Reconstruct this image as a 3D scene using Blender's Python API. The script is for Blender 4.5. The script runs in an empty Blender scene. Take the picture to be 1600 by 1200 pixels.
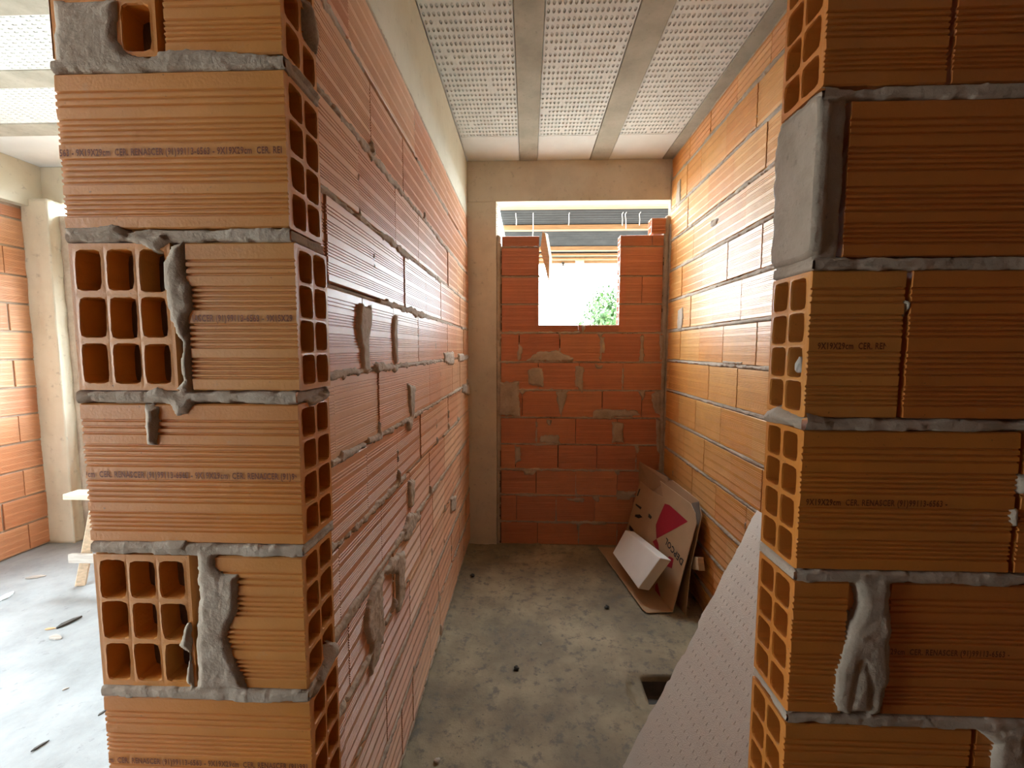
import bpy, math, random
import numpy as np
from mathutils import Vector, Matrix

random.seed(7)
rng = np.random.default_rng(11)
SC = bpy.context.scene
COL = SC.collection

# ------------------------------------------------------------------ camera
FPX, PITCH, YAW, ROLL, HC = 671.63, 4.6722, 2.0568, 0.1043, 1.5118
cam_d = bpy.data.cameras.new('camera')
cam_d.sensor_fit = 'HORIZONTAL'
cam_d.sensor_width = 36.0
cam_d.lens = FPX / 1600 * 36.0
cam_d.clip_start = 0.02
cam_d.clip_end = 200
cam = bpy.data.objects.new('camera', cam_d)
COL.objects.link(cam)
cam.matrix_world = (Matrix.Translation((0, 0, HC)) @ Matrix.Rotation(math.radians(YAW), 4, 'Z')
                    @ Matrix.Rotation(math.radians(90 - PITCH), 4, 'X')
                    @ Matrix.Rotation(math.radians(ROLL), 4, 'Z'))
SC.camera = cam

# ------------------------------------------------------------------ daylight and exposure
SC.view_settings.view_transform = 'Standard'
SC.view_settings.look = 'None'
SC.view_settings.gamma = 1.0
SC.view_settings.use_curve_mapping = False
SC.view_settings.exposure = 1.47
SKY = 4.5
SKY_GLOW = 15.0
YB0 = 3.215
XR0 = 1.0245
world = bpy.data.worlds.new('overcast_sky')
SC.world = world
world.use_nodes = True
wn = world.node_tree
bg = wn.nodes['Background']
bg.inputs['Color'].default_value = (0.79, 0.925, 1.0, 1)
bg.inputs['Strength'].default_value = SKY

# hazy sky, brightest in the direction the end window faces
tc = wn.nodes.new('ShaderNodeTexCoord')
dp = wn.nodes.new('ShaderNodeVectorMath'); dp.operation = 'DOT_PRODUCT'
dp.inputs[1].default_value = (0.25, 0.93, 0.27)
wn.links.new(tc.outputs['Generated'], dp.inputs[0])
mr = wn.nodes.new('ShaderNodeMapRange'); mr.interpolation_type = 'SMOOTHSTEP'
mr.inputs['From Min'].default_value = 0.0; mr.inputs['From Max'].default_value = 1.0
mr.inputs['To Min'].default_value = SKY; mr.inputs['To Max'].default_value = SKY_GLOW
wn.links.new(dp.outputs['Value'], mr.inputs[0])
wn.links.new(mr.outputs[0], bg.inputs['Strength'])

def portal(name, loc, direction, sx, sy):
    d = bpy.data.lights.new(name, 'AREA')
    d.shape = 'RECTANGLE'
    d.size, d.size_y = sx, sy
    d.cycles.is_portal = True
    o = bpy.data.objects.new(name, d)
    COL.objects.link(o)
    o.location = loc
    o.rotation_euler = Vector(direction).to_track_quat('-Z', 'Z').to_euler()
    return o

portal('window_daylight', (0.40, 3.36, 2.13), (0, -1, 0), 1.3, 0.95)
portal('far_window_daylight', (-2.72, YB0 + 0.15, 1.58), (0, -1, 0), 1.15, 1.15)  # for the unseen window added behind the pier to light the left room
portal('side_opening_daylight', (-3.92, 0.30, 1.30), (1, 0, 0), 3.3, 2.6)  # for the side-wall opening added out of view to light the interior

# ------------------------------------------------------------------ pixel -> point on a real plane
def ray(x, y):
    a = (x - 800) / FPX
    b = (y - 600) / FPX
    r = math.radians(ROLL)
    a, b = a * math.cos(r) + b * math.sin(r), -a * math.sin(r) + b * math.cos(r)
    p, yw = math.radians(PITCH), math.radians(YAW)
    d = math.cos(p) - b * math.sin(p)
    z = -math.sin(p) - b * math.cos(p)
    return Vector((a * math.cos(yw) - d * math.sin(yw), a * math.sin(yw) + d * math.cos(yw), z))
CAM = Vector((0, 0, HC))
def onX(x, y, v): r = ray(x, y); return CAM + r * (v / r.x)
def onY(x, y, v): r = ray(x, y); return CAM + r * (v / r.y)
def onZ(x, y, v): r = ray(x, y); return CAM + r * ((v - HC) / r.z)
def onP(x, y, p0, n):
    r = ray(x, y)
    return CAM + r * ((p0 - CAM).dot(n) / r.dot(n))

# ------------------------------------------------------------------ materials
def mat(name):
    m = bpy.data.materials.new(name)
    m.use_nodes = True
    nt = m.node_tree
    b = nt.nodes['Principled BSDF']
    return m, nt, b
def N(nt, t, **kw):
    n = nt.nodes.new(t)
    for k, v in kw.items():
        if k.startswith('i_'):
            n.inputs[k[2:].replace('_', ' ')].default_value = v
        else:
            setattr(n, k, v)
    return n
def ramp(nt, src, stops):
    r = N(nt, 'ShaderNodeValToRGB')
    e = r.color_ramp.elements
    e[0].position, e[0].color = stops[0][0], (*stops[0][1], 1)
    e[1].position, e[1].color = stops[-1][0], (*stops[-1][1], 1)
    for p, c in stops[1:-1]:
        k = e.new(p); k.color = (*c, 1)
    nt.links.new(src, r.inputs[0])
    return r
def noise(nt, scale, detail=4, rough=0.6, coord=None):
    n = N(nt, 'ShaderNodeTexNoise')
    n.inputs['Scale'].default_value = scale
    n.inputs['Detail'].default_value = detail
    n.inputs['Roughness'].default_value = rough
    if coord: nt.links.new(coord, n.inputs['Vector'])
    return n
def geo(nt): return N(nt, 'ShaderNodeNewGeometry').outputs['Position']
def bump(nt, b, h, strength, dist):
    k = N(nt, 'ShaderNodeBump')
    k.inputs['Strength'].default_value = strength
    k.inputs['Distance'].default_value = dist
    nt.links.new(h, k.inputs['Height'])
    nt.links.new(k.outputs[0], b.inputs['Normal'])
def mix(nt, f, a, b, mode='MIX'):
    m = N(nt, 'ShaderNodeMix', data_type='RGBA', blend_type=mode)
    if isinstance(f, float): m.inputs[0].default_value = f
    else: nt.links.new(f, m.inputs[0])
    for i, v in ((6, a), (7, b)):
        if isinstance(v, tuple): m.inputs[i].default_value = (*v, 1)
        else: nt.links.new(v, m.inputs[i])
    return m.outputs[2]

def make_brick_mat(name, lo, mid, hi, rough=0.40):
    m, nt, b = mat(name)
    P = geo(nt)
    at = N(nt, 'ShaderNodeAttribute', attribute_name='tint')
    r = ramp(nt, at.outputs['Fac'], [(0, lo), (0.5, mid), (1, hi)])
    n1 = noise(nt, 9, 5, 0.6, P)
    c1 = mix(nt, ramp(nt, n1.outputs[0], [(0.35, (0, 0, 0)), (0.75, (0.35, 0.35, 0.35))]).outputs[0], r.outputs[0],
             tuple(x * 0.62 + 0.03 for x in mid))
    n2 = noise(nt, 120, 3, 0.7, P)
    sp = ramp(nt, n2.outputs[0], [(0.69, (0, 0, 0)), (0.75, (0.8, 0.8, 0.8))])
    c2 = mix(nt, sp.outputs[0], c1, tuple(x * 0.35 for x in mid))
    n3 = noise(nt, 26, 4, 0.7, P)
    du = ramp(nt, n3.outputs[0], [(0.62, (0, 0, 0)), (0.8, (0.3, 0.3, 0.3))])
    c3 = mix(nt, du.outputs[0], c2, (0.50, 0.38, 0.28))
    nt.links.new(c3, b.inputs['Base Color'])
    nr = noise(nt, 30, 3, 0.6, P)
    rr = N(nt, 'ShaderNodeMapRange')
    rr.inputs['To Min'].default_value = rough - 0.06
    rr.inputs['To Max'].default_value = rough + 0.14
    nt.links.new(nr.outputs[0], rr.inputs[0])
    nt.links.new(rr.outputs[0], b.inputs['Roughness'])
    b.inputs['Specular IOR Level'].default_value = 0.85
    nb = noise(nt, 260, 3, 0.6, P)
    bump(nt, b, nb.outputs[0], 0.35, 0.0012)
    return m
M = {}
M['brick'] = make_brick_mat('terracotta', (0.64, 0.190, 0.028), (0.74, 0.275, 0.036), (0.80, 0.41, 0.115), 0.42)
M['brick_red'] = make_brick_mat('red_terracotta', (0.56, 0.185, 0.095), (0.64, 0.24, 0.12), (0.70, 0.31, 0.15), 0.42)
M['brick_dusty'] = make_brick_mat('dusty_terracotta', (0.60, 0.235, 0.105), (0.70, 0.335, 0.165), (0.77, 0.45, 0.25), 0.37)  # paler brick: dust plus window glare put into the base colour

def grey_mat(name, c1, c2, c3, scale, rough, bs, bscale=160, bd=0.003):
    m, nt, b = mat(name)
    P = geo(nt)
    n1 = noise(nt, scale, 6, 0.65, P)
    r = ramp(nt, n1.outputs[0], [(0.32, c1), (0.5, c2), (0.68, c3)])
    n2 = noise(nt, scale * 9, 4, 0.7, P)
    r2 = ramp(nt, n2.outputs[0], [(0.60, (0, 0, 0)), (0.74, (0.55, 0.55, 0.55))])
    nt.links.new(mix(nt, r2.outputs[0], r.outputs[0], tuple(x * 0.55 for x in c1)), b.inputs['Base Color'])
    b.inputs['Roughness'].default_value = rough
    b.inputs['Specular IOR Level'].default_value = 0.3
    nb = noise(nt, bscale, 5, 0.65, P)
    bump(nt, b, nb.outputs[0], bs, bd)
    return m
M['mortar'] = grey_mat('cement_mortar', (0.39, 0.31, 0.235), (0.50, 0.405, 0.315), (0.59, 0.49, 0.39), 7, 0.88, 0.6)
M['core'] = grey_mat('dark_joint_depth', (0.12, 0.08, 0.06), (0.16, 0.11, 0.08), (0.2, 0.14, 0.1), 9, 0.9, 0.4)
M['beam'] = grey_mat('cast_concrete_pale', (0.60, 0.56, 0.44), (0.68, 0.64, 0.51), (0.73, 0.69, 0.57), 2.2, 0.7, 0.25, 60)
M['column'] = grey_mat('cast_concrete_grey', (0.62, 0.55, 0.45), (0.70, 0.63, 0.52), (0.75, 0.68, 0.57), 3.5, 0.75, 0.35, 60)
M['joist'] = grey_mat('joist_concrete', (0.34, 0.33, 0.28), (0.43, 0.42, 0.36), (0.51, 0.50, 0.44), 6, 0.8, 0.3, 90)
M['yard'] = grey_mat('yard_sand', (0.34, 0.30, 0.24), (0.40, 0.36, 0.30), (0.46, 0.42, 0.35), 2, 0.9, 0.3, 30)
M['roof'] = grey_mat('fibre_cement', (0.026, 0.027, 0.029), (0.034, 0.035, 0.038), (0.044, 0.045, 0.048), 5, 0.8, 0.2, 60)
M['shell'] = make_brick_mat('rough_terracotta', (0.42, 0.16, 0.06), (0.46, 0.19, 0.08), (0.5, 0.22, 0.1), 0.7)
M['plaster'] = grey_mat('rough_render', (0.35, 0.31, 0.26), (0.42, 0.38, 0.33), (0.5, 0.45, 0.4), 3, 0.9, 0.3, 60)

def floor_mat():
    m, nt, b = mat('screed_floor')
    P = geo(nt)
    n1 = noise(nt, 2.6, 7, 0.62, P)
    r = ramp(nt, n1.outputs[0], [(0.32, (0.20, 0.165, 0.11)), (0.46, (0.29, 0.24, 0.155)), (0.56, (0.385, 0.32, 0.205)), (0.70, (0.49, 0.405, 0.255))])
    n2 = noise(nt, 17, 6, 0.72, P)
    r2 = ramp(nt, n2.outputs[0], [(0.52, (0, 0, 0)), (0.63, (0.85, 0.85, 0.85))])
    c = mix(nt, r2.outputs[0], r.outputs[0], (0.17, 0.155, 0.125))
    n3 = noise(nt, 60, 4, 0.7, P)
    r3 = ramp(nt, n3.outputs[0], [(0.63, (0, 0, 0)), (0.70, (0.9, 0.9, 0.9))])
    c = mix(nt, r3.outputs[0], c, (0.10, 0.09, 0.075))
    n4 = noise(nt, 6, 4, 0.6, P)
    r4 = ramp(nt, n4.outputs[0], [(0.60, (0, 0, 0)), (0.75, (0.5, 0.5, 0.5))])
    c = mix(nt, r4.outputs[0], c, (0.47, 0.39, 0.22))
    nt.links.new(c, b.inputs['Base Color'])
    b.inputs['Roughness'].default_value = 0.62
    b.inputs['Specular IOR Level'].default_value = 0.4
    add = N(nt, 'ShaderNodeMath', operation='ADD')
    nt.links.new(n2.outputs[0], add.inputs[0]); nt.links.new(n3.outputs[0], add.inputs[1])
    bump(nt, b, add.outputs[0], 0.4, 0.006)
    return m
M['floor'] = floor_mat()
M['dusty'] = grey_mat('dusty_screed', (0.23, 0.24, 0.24), (0.31, 0.322, 0.325), (0.38, 0.395, 0.40), 3, 0.45, 0.3, 40)  # left-room screed: dust tone with bluish sky brightness put into it

def eps_mat(name, col):
    m, nt, b = mat(name)
    P = geo(nt)
    v = N(nt, 'ShaderNodeTexVoronoi'); v.inputs['Scale'].default_value = 260
    nt.links.new(P, v.inputs['Vector'])
    n = noise(nt, 5, 4, 0.6, P)
    r = ramp(nt, n.outputs[0], [(0.3, tuple(x * 0.90 for x in col)), (0.7, col)])
    nt.links.new(r.outputs[0], b.inputs['Base Color'])
    b.inputs['Roughness'].default_value = 0.75
    b.inputs['Subsurface Weight'].default_value = 0.0
    bump(nt, b, v.outputs['Distance'], 0.35, 0.0015)
    return m
M['eps'] = eps_mat('white_foam', (0.80, 0.85, 0.865))
M['eps_white'] = eps_mat('bright_foam', (0.93, 0.89, 0.84))
M['eps_cream'] = eps_mat('cream_foam', (0.80, 0.74, 0.66))

def flat_mat(name, c, rough=0.6, var=0.15, scale=8, stretch=None, met=0.0):
    m, nt, b = mat(name)
    tc = N(nt, 'ShaderNodeTexCoord').outputs['Object'] if stretch else geo(nt)
    if stretch:
        mp = N(nt, 'ShaderNodeMapping'); mp.inputs['Scale'].default_value = stretch
        nt.links.new(tc, mp.inputs['Vector']); tc = mp.outputs[0]
    n = noise(nt, scale, 5, 0.6, tc)
    r = ramp(nt, n.outputs[0], [(0.3, tuple(x * (1 - var) for x in c)), (0.7, tuple(min(1, x * (1 + var)) for x in c))])
    nt.links.new(r.outputs[0], b.inputs['Base Color'])
    b.inputs['Roughness'].default_value = rough
    b.inputs['Metallic'].default_value = met
    return m
M['wood'] = flat_mat('sawn_timber', (0.62, 0.38, 0.19), 0.65, 0.25, 6, (1, 14, 14))
M['wood_pale'] = flat_mat('pale_timber', (0.66, 0.50, 0.34), 0.7, 0.2, 6, (1, 12, 12))
M['batten'] = flat_mat('tanned_timber', (0.30, 0.165, 0.075), 0.7, 0.25, 6, (1, 14, 14))
M['wood_grey'] = flat_mat('weathered_timber', (0.40, 0.35, 0.30), 0.75, 0.25, 6, (1, 12, 12))
M['card'] = flat_mat('cardboard', (0.47, 0.30, 0.165), 0.75, 0.10, 5)
M['card_dark'] = flat_mat('cardboard_inside', (0.40, 0.25, 0.14), 0.8, 0.10, 5)
M['card_edge'] = flat_mat('cardboard_edge', (0.62, 0.47, 0.32), 0.8, 0.2, 60)
M['ink'] = flat_mat('black_ink', (0.025, 0.022, 0.02), 0.6, 0.2)
M['red_ink'] = flat_mat('red_ink', (0.40, 0.018, 0.035), 0.55, 0.08)
M['stamp'] = flat_mat('brown_stamp', (0.20, 0.045, 0.012), 0.6, 0.3, 300)
M['tape'] = flat_mat('grey_tape', (0.16, 0.145, 0.125), 0.35, 0.1)
M['stone'] = flat_mat('pale_stone', (0.62, 0.58, 0.52), 0.8, 0.15, 30)
M['wire'] = flat_mat('pale_cord', (0.75, 0.72, 0.66), 0.6, 0.1)
M['dark'] = flat_mat('dark_debris', (0.07, 0.06, 0.05), 0.8, 0.3, 20)
M['bark'] = flat_mat('bark', (0.16, 0.11, 0.07), 0.9, 0.3, 10)
def leaf_mat():
    m, nt, b = mat('leaf')
    at = N(nt, 'ShaderNodeAttribute', attribute_name='tint')
    r = ramp(nt, at.outputs['Fac'], [(0, (0.04, 0.09, 0.02)), (0.6, (0.08, 0.16, 0.045)), (1, (0.15, 0.24, 0.08))])
    nt.links.new(r.outputs[0], b.inputs['Base Color'])
    b.inputs['Roughness'].default_value = 0.5
    return m
M['leaf'] = leaf_mat()

# ------------------------------------------------------------------ noise in numpy
def _h(ix, iy, s):
    n = (ix * 374761393 + iy * 668265263 + s * 974634777) & 0xffffffff
    n = ((n ^ (n >> 13)) * 1274126177) & 0xffffffff
    return ((n ^ (n >> 16)) & 0xffff) / 65535.0
def vnoise(x, y, s=0):
    x = np.asarray(x, float); y = np.asarray(y, float)
    ix = np.floor(x).astype(np.int64); iy = np.floor(y).astype(np.int64)
    fx = x - ix; fy = y - iy
    fx = fx * fx * (3 - 2 * fx); fy = fy * fy * (3 - 2 * fy)
    a = _h(ix, iy, s) * (1 - fx) + _h(ix + 1, iy, s) * fx
    b = _h(ix, iy + 1, s) * (1 - fx) + _h(ix + 1, iy + 1, s) * fx
    return a * (1 - fy) + b * fy
def fbm(x, y, s=0, o=4):
    t = 0; a = 0.5
    for i in range(o):
        t = t + a * (vnoise(x, y, s + i * 17) - 0.5) * 2
        x = x * 2.03; y = y * 2.03; a *= 0.5
    return t

# ------------------------------------------------------------------ mesh helpers
class MB:
    def __init__(s): s.v = []; s.f = []; s.t = []; s.n = 0
    def add(s, V, F, tint=0.5):
        V = [tuple(p) for p in V]
        s.v += V
        s.f += [tuple(i + s.n for i in f) for f in F]
        s.t += [tint] * len(V)
        s.n += len(V)
    def quad(s, a, b, c, d, tint=0.5): s.add([a, b, c, d], [(0, 1, 2, 3)], tint)
    def box(s, lo, hi, tint=0.5):
        x0, y0, z0 = lo; x1, y1, z1 = hi
        s.add([(x0, y0, z0), (x1, y0, z0), (x1, y1, z0), (x0, y1, z0), (x0, y0, z1), (x1, y0, z1), (x1, y1, z1), (x0, y1, z1)],
              [(0, 3, 2, 1), (4, 5, 6, 7), (0, 1, 5, 4), (1, 2, 6, 5), (2, 3, 7, 6), (3, 0, 4, 7)], tint)
    def bar(s, p, q, w, h, up=Vector((0, 0, 1)), tint=0.5):
        p = Vector(p); q = Vector(q); d = (q - p).normalized()
        x = d.cross(up)
        if x.length < 1e-4: x = d.cross(Vector((1, 0, 0)))
        x.normalize(); y = x.cross(d).normalized()
        V = []
        for e in (p, q):
            for a, b in ((-1, -1), (1, -1), (1, 1), (-1, 1)):
                V.append(e + x * (a * w / 2) + y * (b * h / 2))
        s.add(V, [(3, 2, 1, 0), (4, 5, 6, 7), (0, 1, 5, 4), (1, 2, 6, 5), (2, 3, 7, 6), (3, 0, 4, 7)], tint)
    def tube(s, pts, r, seg=8, tint=0.5):
        pts = [Vector(p) for p in pts]; V = []; F = []
        for i, p in enumerate(pts):
            d = (pts[min(i + 1, len(pts) - 1)] - pts[max(i - 1, 0)]).normalized()
            a = d.cross(Vector((0.3, 0.9, 0.2))).normalized(); b = d.cross(a)
            for k in range(seg):
                t = 2 * math.pi * k / seg
                V.append(p + a * (r * math.cos(t)) + b * (r * math.sin(t)))
        for i in range(len(pts) - 1):
            for k in range(seg):
                k2 = (k + 1) % seg
                F.append((i * seg + k, i * seg + k2, (i + 1) * seg + k2, (i + 1) * seg + k))
        F.append(tuple(range(seg))[::-1]); F.append(tuple((len(pts) - 1) * seg + k for k in range(seg)))
        s.add(V, F, tint)
    def build(s, name, m, parent=None, smooth=False):
        me = bpy.data.meshes.new(name)
        me.from_pydata(s.v, [], s.f)
        at = me.attributes.new('tint', 'FLOAT', 'POINT')
        at.data.foreach_set('value', np.array(s.t, dtype=np.float32))
        me.materials.append(m)
        if smooth: me.polygons.foreach_set('use_smooth', [True] * len(me.polygons))
        me.update()
        o = bpy.data.objects.new(name, me)
        COL.objects.link(o)
        if parent: o.parent = parent
        return o
def structure(o): o['kind'] = 'structure'; return o
def tag(o, label, cat, group=None):
    o['label'] = label; o['category'] = cat
    if group: o['group'] = group
    return o
def empty(name, loc=(0, 0, 0)):
    o = bpy.data.objects.new(name, None); COL.objects.link(o); o.location = loc
    return o
def bevel(o, w, seg=2):
    b = o.modifiers.new('bevel', 'BEVEL'); b.width = w; b.segments = seg; b.limit_method = 'ANGLE'
    return o
def recentre(o):
    """put a top-level mesh's origin at the base of its own geometry"""
    me = o.data
    n = len(me.vertices)
    a = np.empty(n * 3); me.vertices.foreach_get('co', a); a = a.reshape(-1, 3)
    c = (a.min(0) + a.max(0)) / 2; c[2] = a[:, 2].min()
    a -= c; me.vertices.foreach_set('co', a.ravel()); me.update()
    o.location = c
    return o

class Frame:
    """wall frame: u along the wall, v up, w out of the face"""
    def __init__(s, O, U, Nn, V=(0, 0, 1)):
        s.O = Vector(O); s.U = Vector(U); s.V = Vector(V); s.N = Vector(Nn)
        s.flip = s.U.cross(s.V).dot(s.N) < 0
    def P(s, u, v, w): return s.O + s.U * u + s.V * v + s.N * w
    def add(s, mb, uvw, F, tint=0.5):
        a = np.asarray(uvw, float)
        V = np.outer(a[:, 0], s.U) + np.outer(a[:, 1], s.V) + np.outer(a[:, 2], s.N) + np.array(s.O)
        if s.flip: F = [f[::-1] for f in F]
        mb.add(V.tolist(), F, tint)
    def uv(s, p): d = Vector(p) - s.O; return d.dot(s.U), d.dot(s.V)

GR = [.09, .122, .154, .186, .218, .300, .338, .376, .414, .452, .560, .596, .632, .668, .704, .790, .835, .880]
def groove_profile(v0, v1, dep=0.0024, gw=0.0021):
    H = v1 - v0
    pts = [(v0, -0.002), (v0 + 0.002, 0)]
    for g in GR:
        c = v0 + g * H
        pts += [(c - gw, 0), (c - gw * 0.4, -dep), (c + gw * 0.4, -dep), (c + gw, 0)]
    pts += [(v1 - 0.002, 0), (v1, -0.002)]
    return pts

def lattice(fr, mb, a0, a1, b0, b1, na, nb, wf, depth, tint, mapf, wall=0.0045, seg=24, seed=0, border=0.0035):
    """hollow-brick end: na x nb rounded openings with tunnels; mapf(a,b,d)->(u,v,w), d = depth inwards"""
    V = []; F = []
    rr = random.Random(seed)
    def flipped(f): return f
    A0, A1, B0, B1 = a0 + border, a1 - border, b0 + border, b1 - border
    # outer border ring
    V += [mapf(a0, b0, 0), mapf(a1, b0, 0), mapf(a1, b1, 0), mapf(a0, b1, 0), mapf(A0, B0, 0), mapf(A1, B0, 0), mapf(A1, B1, 0), mapf(A0, B1, 0)]
    F += [(0, 1, 5, 4), (1, 2, 6, 5), (2, 3, 7, 6), (3, 0, 4, 7)]
    ca = (A1 - A0) / na; cb = (B1 - B0) / nb
    for i in range(na):
        for j in range(nb):
            cx = A0 + ca * (i + .5); cy = B0 + cb * (j + .5)
            base = len(V)
            jx = [rr.uniform(-1, 1) * 0.0009 for _ in range(4)]
            hx = ca / 2 - wall * 0.78 + jx[0] + 0.001; hy = cb / 2 - wall * 0.78 + jx[1] + 0.001
            ox, oy = jx[2], jx[3]
            sk = rr.uniform(-.04, .04)
            rings = [[], [], [], []]
            for k in range(seg):
                t = 2 * math.pi * k / seg
                c, s = math.cos(t), math.sin(t)
                m = max(abs(c), abs(s))
                ex, ey = c / m, s / m
                p = 7.0
                q = (abs(c) ** p + abs(s) ** p) ** (-1 / p)
                rings[0].append((cx + ex * ca / 2, cy + ey * cb / 2, 0))
                hxx = cx + ox + c * q * hx + sk * s * q * hy; hyy = cy + oy + s * q * hy
                nz = rr.uniform(-1, 1) * 0.0004
                rings[1].append((hxx + nz, hyy - nz, -0.0004))
                rings[2].append((cx + (hxx - cx) * 0.97, cy + (hyy - cy) * 0.97, 0.002))
                rings[3].append((cx + (hxx - cx) * 0.97, cy + (hyy - cy) * 0.97, depth))
            for r in rings:
                for (x, y, d) in r: V.append(mapf(x, y, d))
            for r in range(3):
                for k in range(seg):
                    k2 = (k + 1) % seg
                    F.append((base + r * seg + k, base + r * seg + k2, base + (r + 1) * seg + k2, base + (r + 1) * seg + k))
            F.append(tuple(base + 3 * seg + k for k in range(seg)))
    fr.add(mb, V, F, tint)

def brick(fr, mb, u0, u1, v0, v1, D, tint, w0=0.0, tilt=0.0, ncol=2, hole_end=None, cells=(2, 4), rough=0.0, seed=0, tunnel=0.2):
    pr = groove_profile(v0, v1)
    n = len(pr)
    us = np.linspace(u0, u1, ncol)
    V = []
    for i, u in enumerate(us):
        k = (u - u0) / max(u1 - u0, 1e-6)
        for (v, w) in pr:
            V.append((u, v, w + w0 + tilt * k))
    V = np.array(V)
    if rough > 0:
        V[:, 2] += fbm(V[:, 0] * 60, V[:, 1] * 60, seed, 3) * rough * 0.28
        e0 = V[:, 0] < u0 + 1e-6; e1 = V[:, 0] > u1 - 1e-6
        V[e0, 0] += np.abs(fbm(V[e0, 1] * 150, V[e0, 1] * 0 + seed, 3, 3)) * rough * 2.2
        if hole_end != 'u1': V[e1, 0] -= np.abs(fbm(V[e1, 1] * 150, V[e1, 1] * 0 + seed + 5, 3, 3)) * rough * 2.2
        e = V[:, 1] < v0 + 1e-6
        V[e, 1] += np.abs(fbm(V[e, 0] * 60, V[e, 0] * 0 + seed, 9, 3)) * rough * 1.5
    F = []
    for i in range(ncol - 1):
        for j in range(n - 1):
            F.append((i * n + j, (i + 1) * n + j, (i + 1) * n + j + 1, i * n + j + 1))
    V = V.tolist()
    b = len(V)
    V += [(u0, v0, w0 - D), (u1, v0, w0 - D), (u1, v1, w0 - D), (u0, v1, w0 - D)]
    F.append((b, b + 3, b + 2, b + 1))
    last = (ncol - 1) * n
    F.append(tuple([i * n for i in range(ncol)][::-1] + [b, b + 1]))            # bottom
    F.append(tuple([i * n + n - 1 for i in range(ncol)] + [b + 2, b + 3]))      # top
    lim = -0.0036
    def closed(side):
        if side == 'u0': F.append(tuple([j for j in range(n)] + [b + 3, b]))
        else: F.append(tuple([last + j for j in range(n)][::-1] + [b + 1, b + 2]))
    def rim(side):
        base = len(V)
        u = u0 if side == 'u0' else u1
        for j in range(n): V.append((u, V[j][1] if side == 'u0' else V[last + j][1], w0 + lim))
        for j in range(n - 1):
            s = 0 if side == 'u0' else last
            q = (s + j, s + j + 1, base + j + 1, base + j)
            F.append(q if side == 'u0' else q[::-1])
    if hole_end in ('u0', 'u1'):
        rim(hole_end); closed('u1' if hole_end == 'u0' else 'u0')
    else:
        closed('u0'); closed('u1')
    fr.add(mb, V, F, tint)
    if hole_end == 'u1':
        lattice(fr, mb, -D, lim, v0, v1, cells[0], cells[1], w0, tunnel, tint, lambda a, bb, d: (u1 - d, bb, w0 + a), seed=seed)
    if hole_end == 'u0':
        lattice(fr, mb, lim * -1, D, v0, v1, cells[0], cells[1], w0, tunnel, tint, lambda a, bb, d: (u0 + d, bb, w0 - a), seed=seed)

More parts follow.
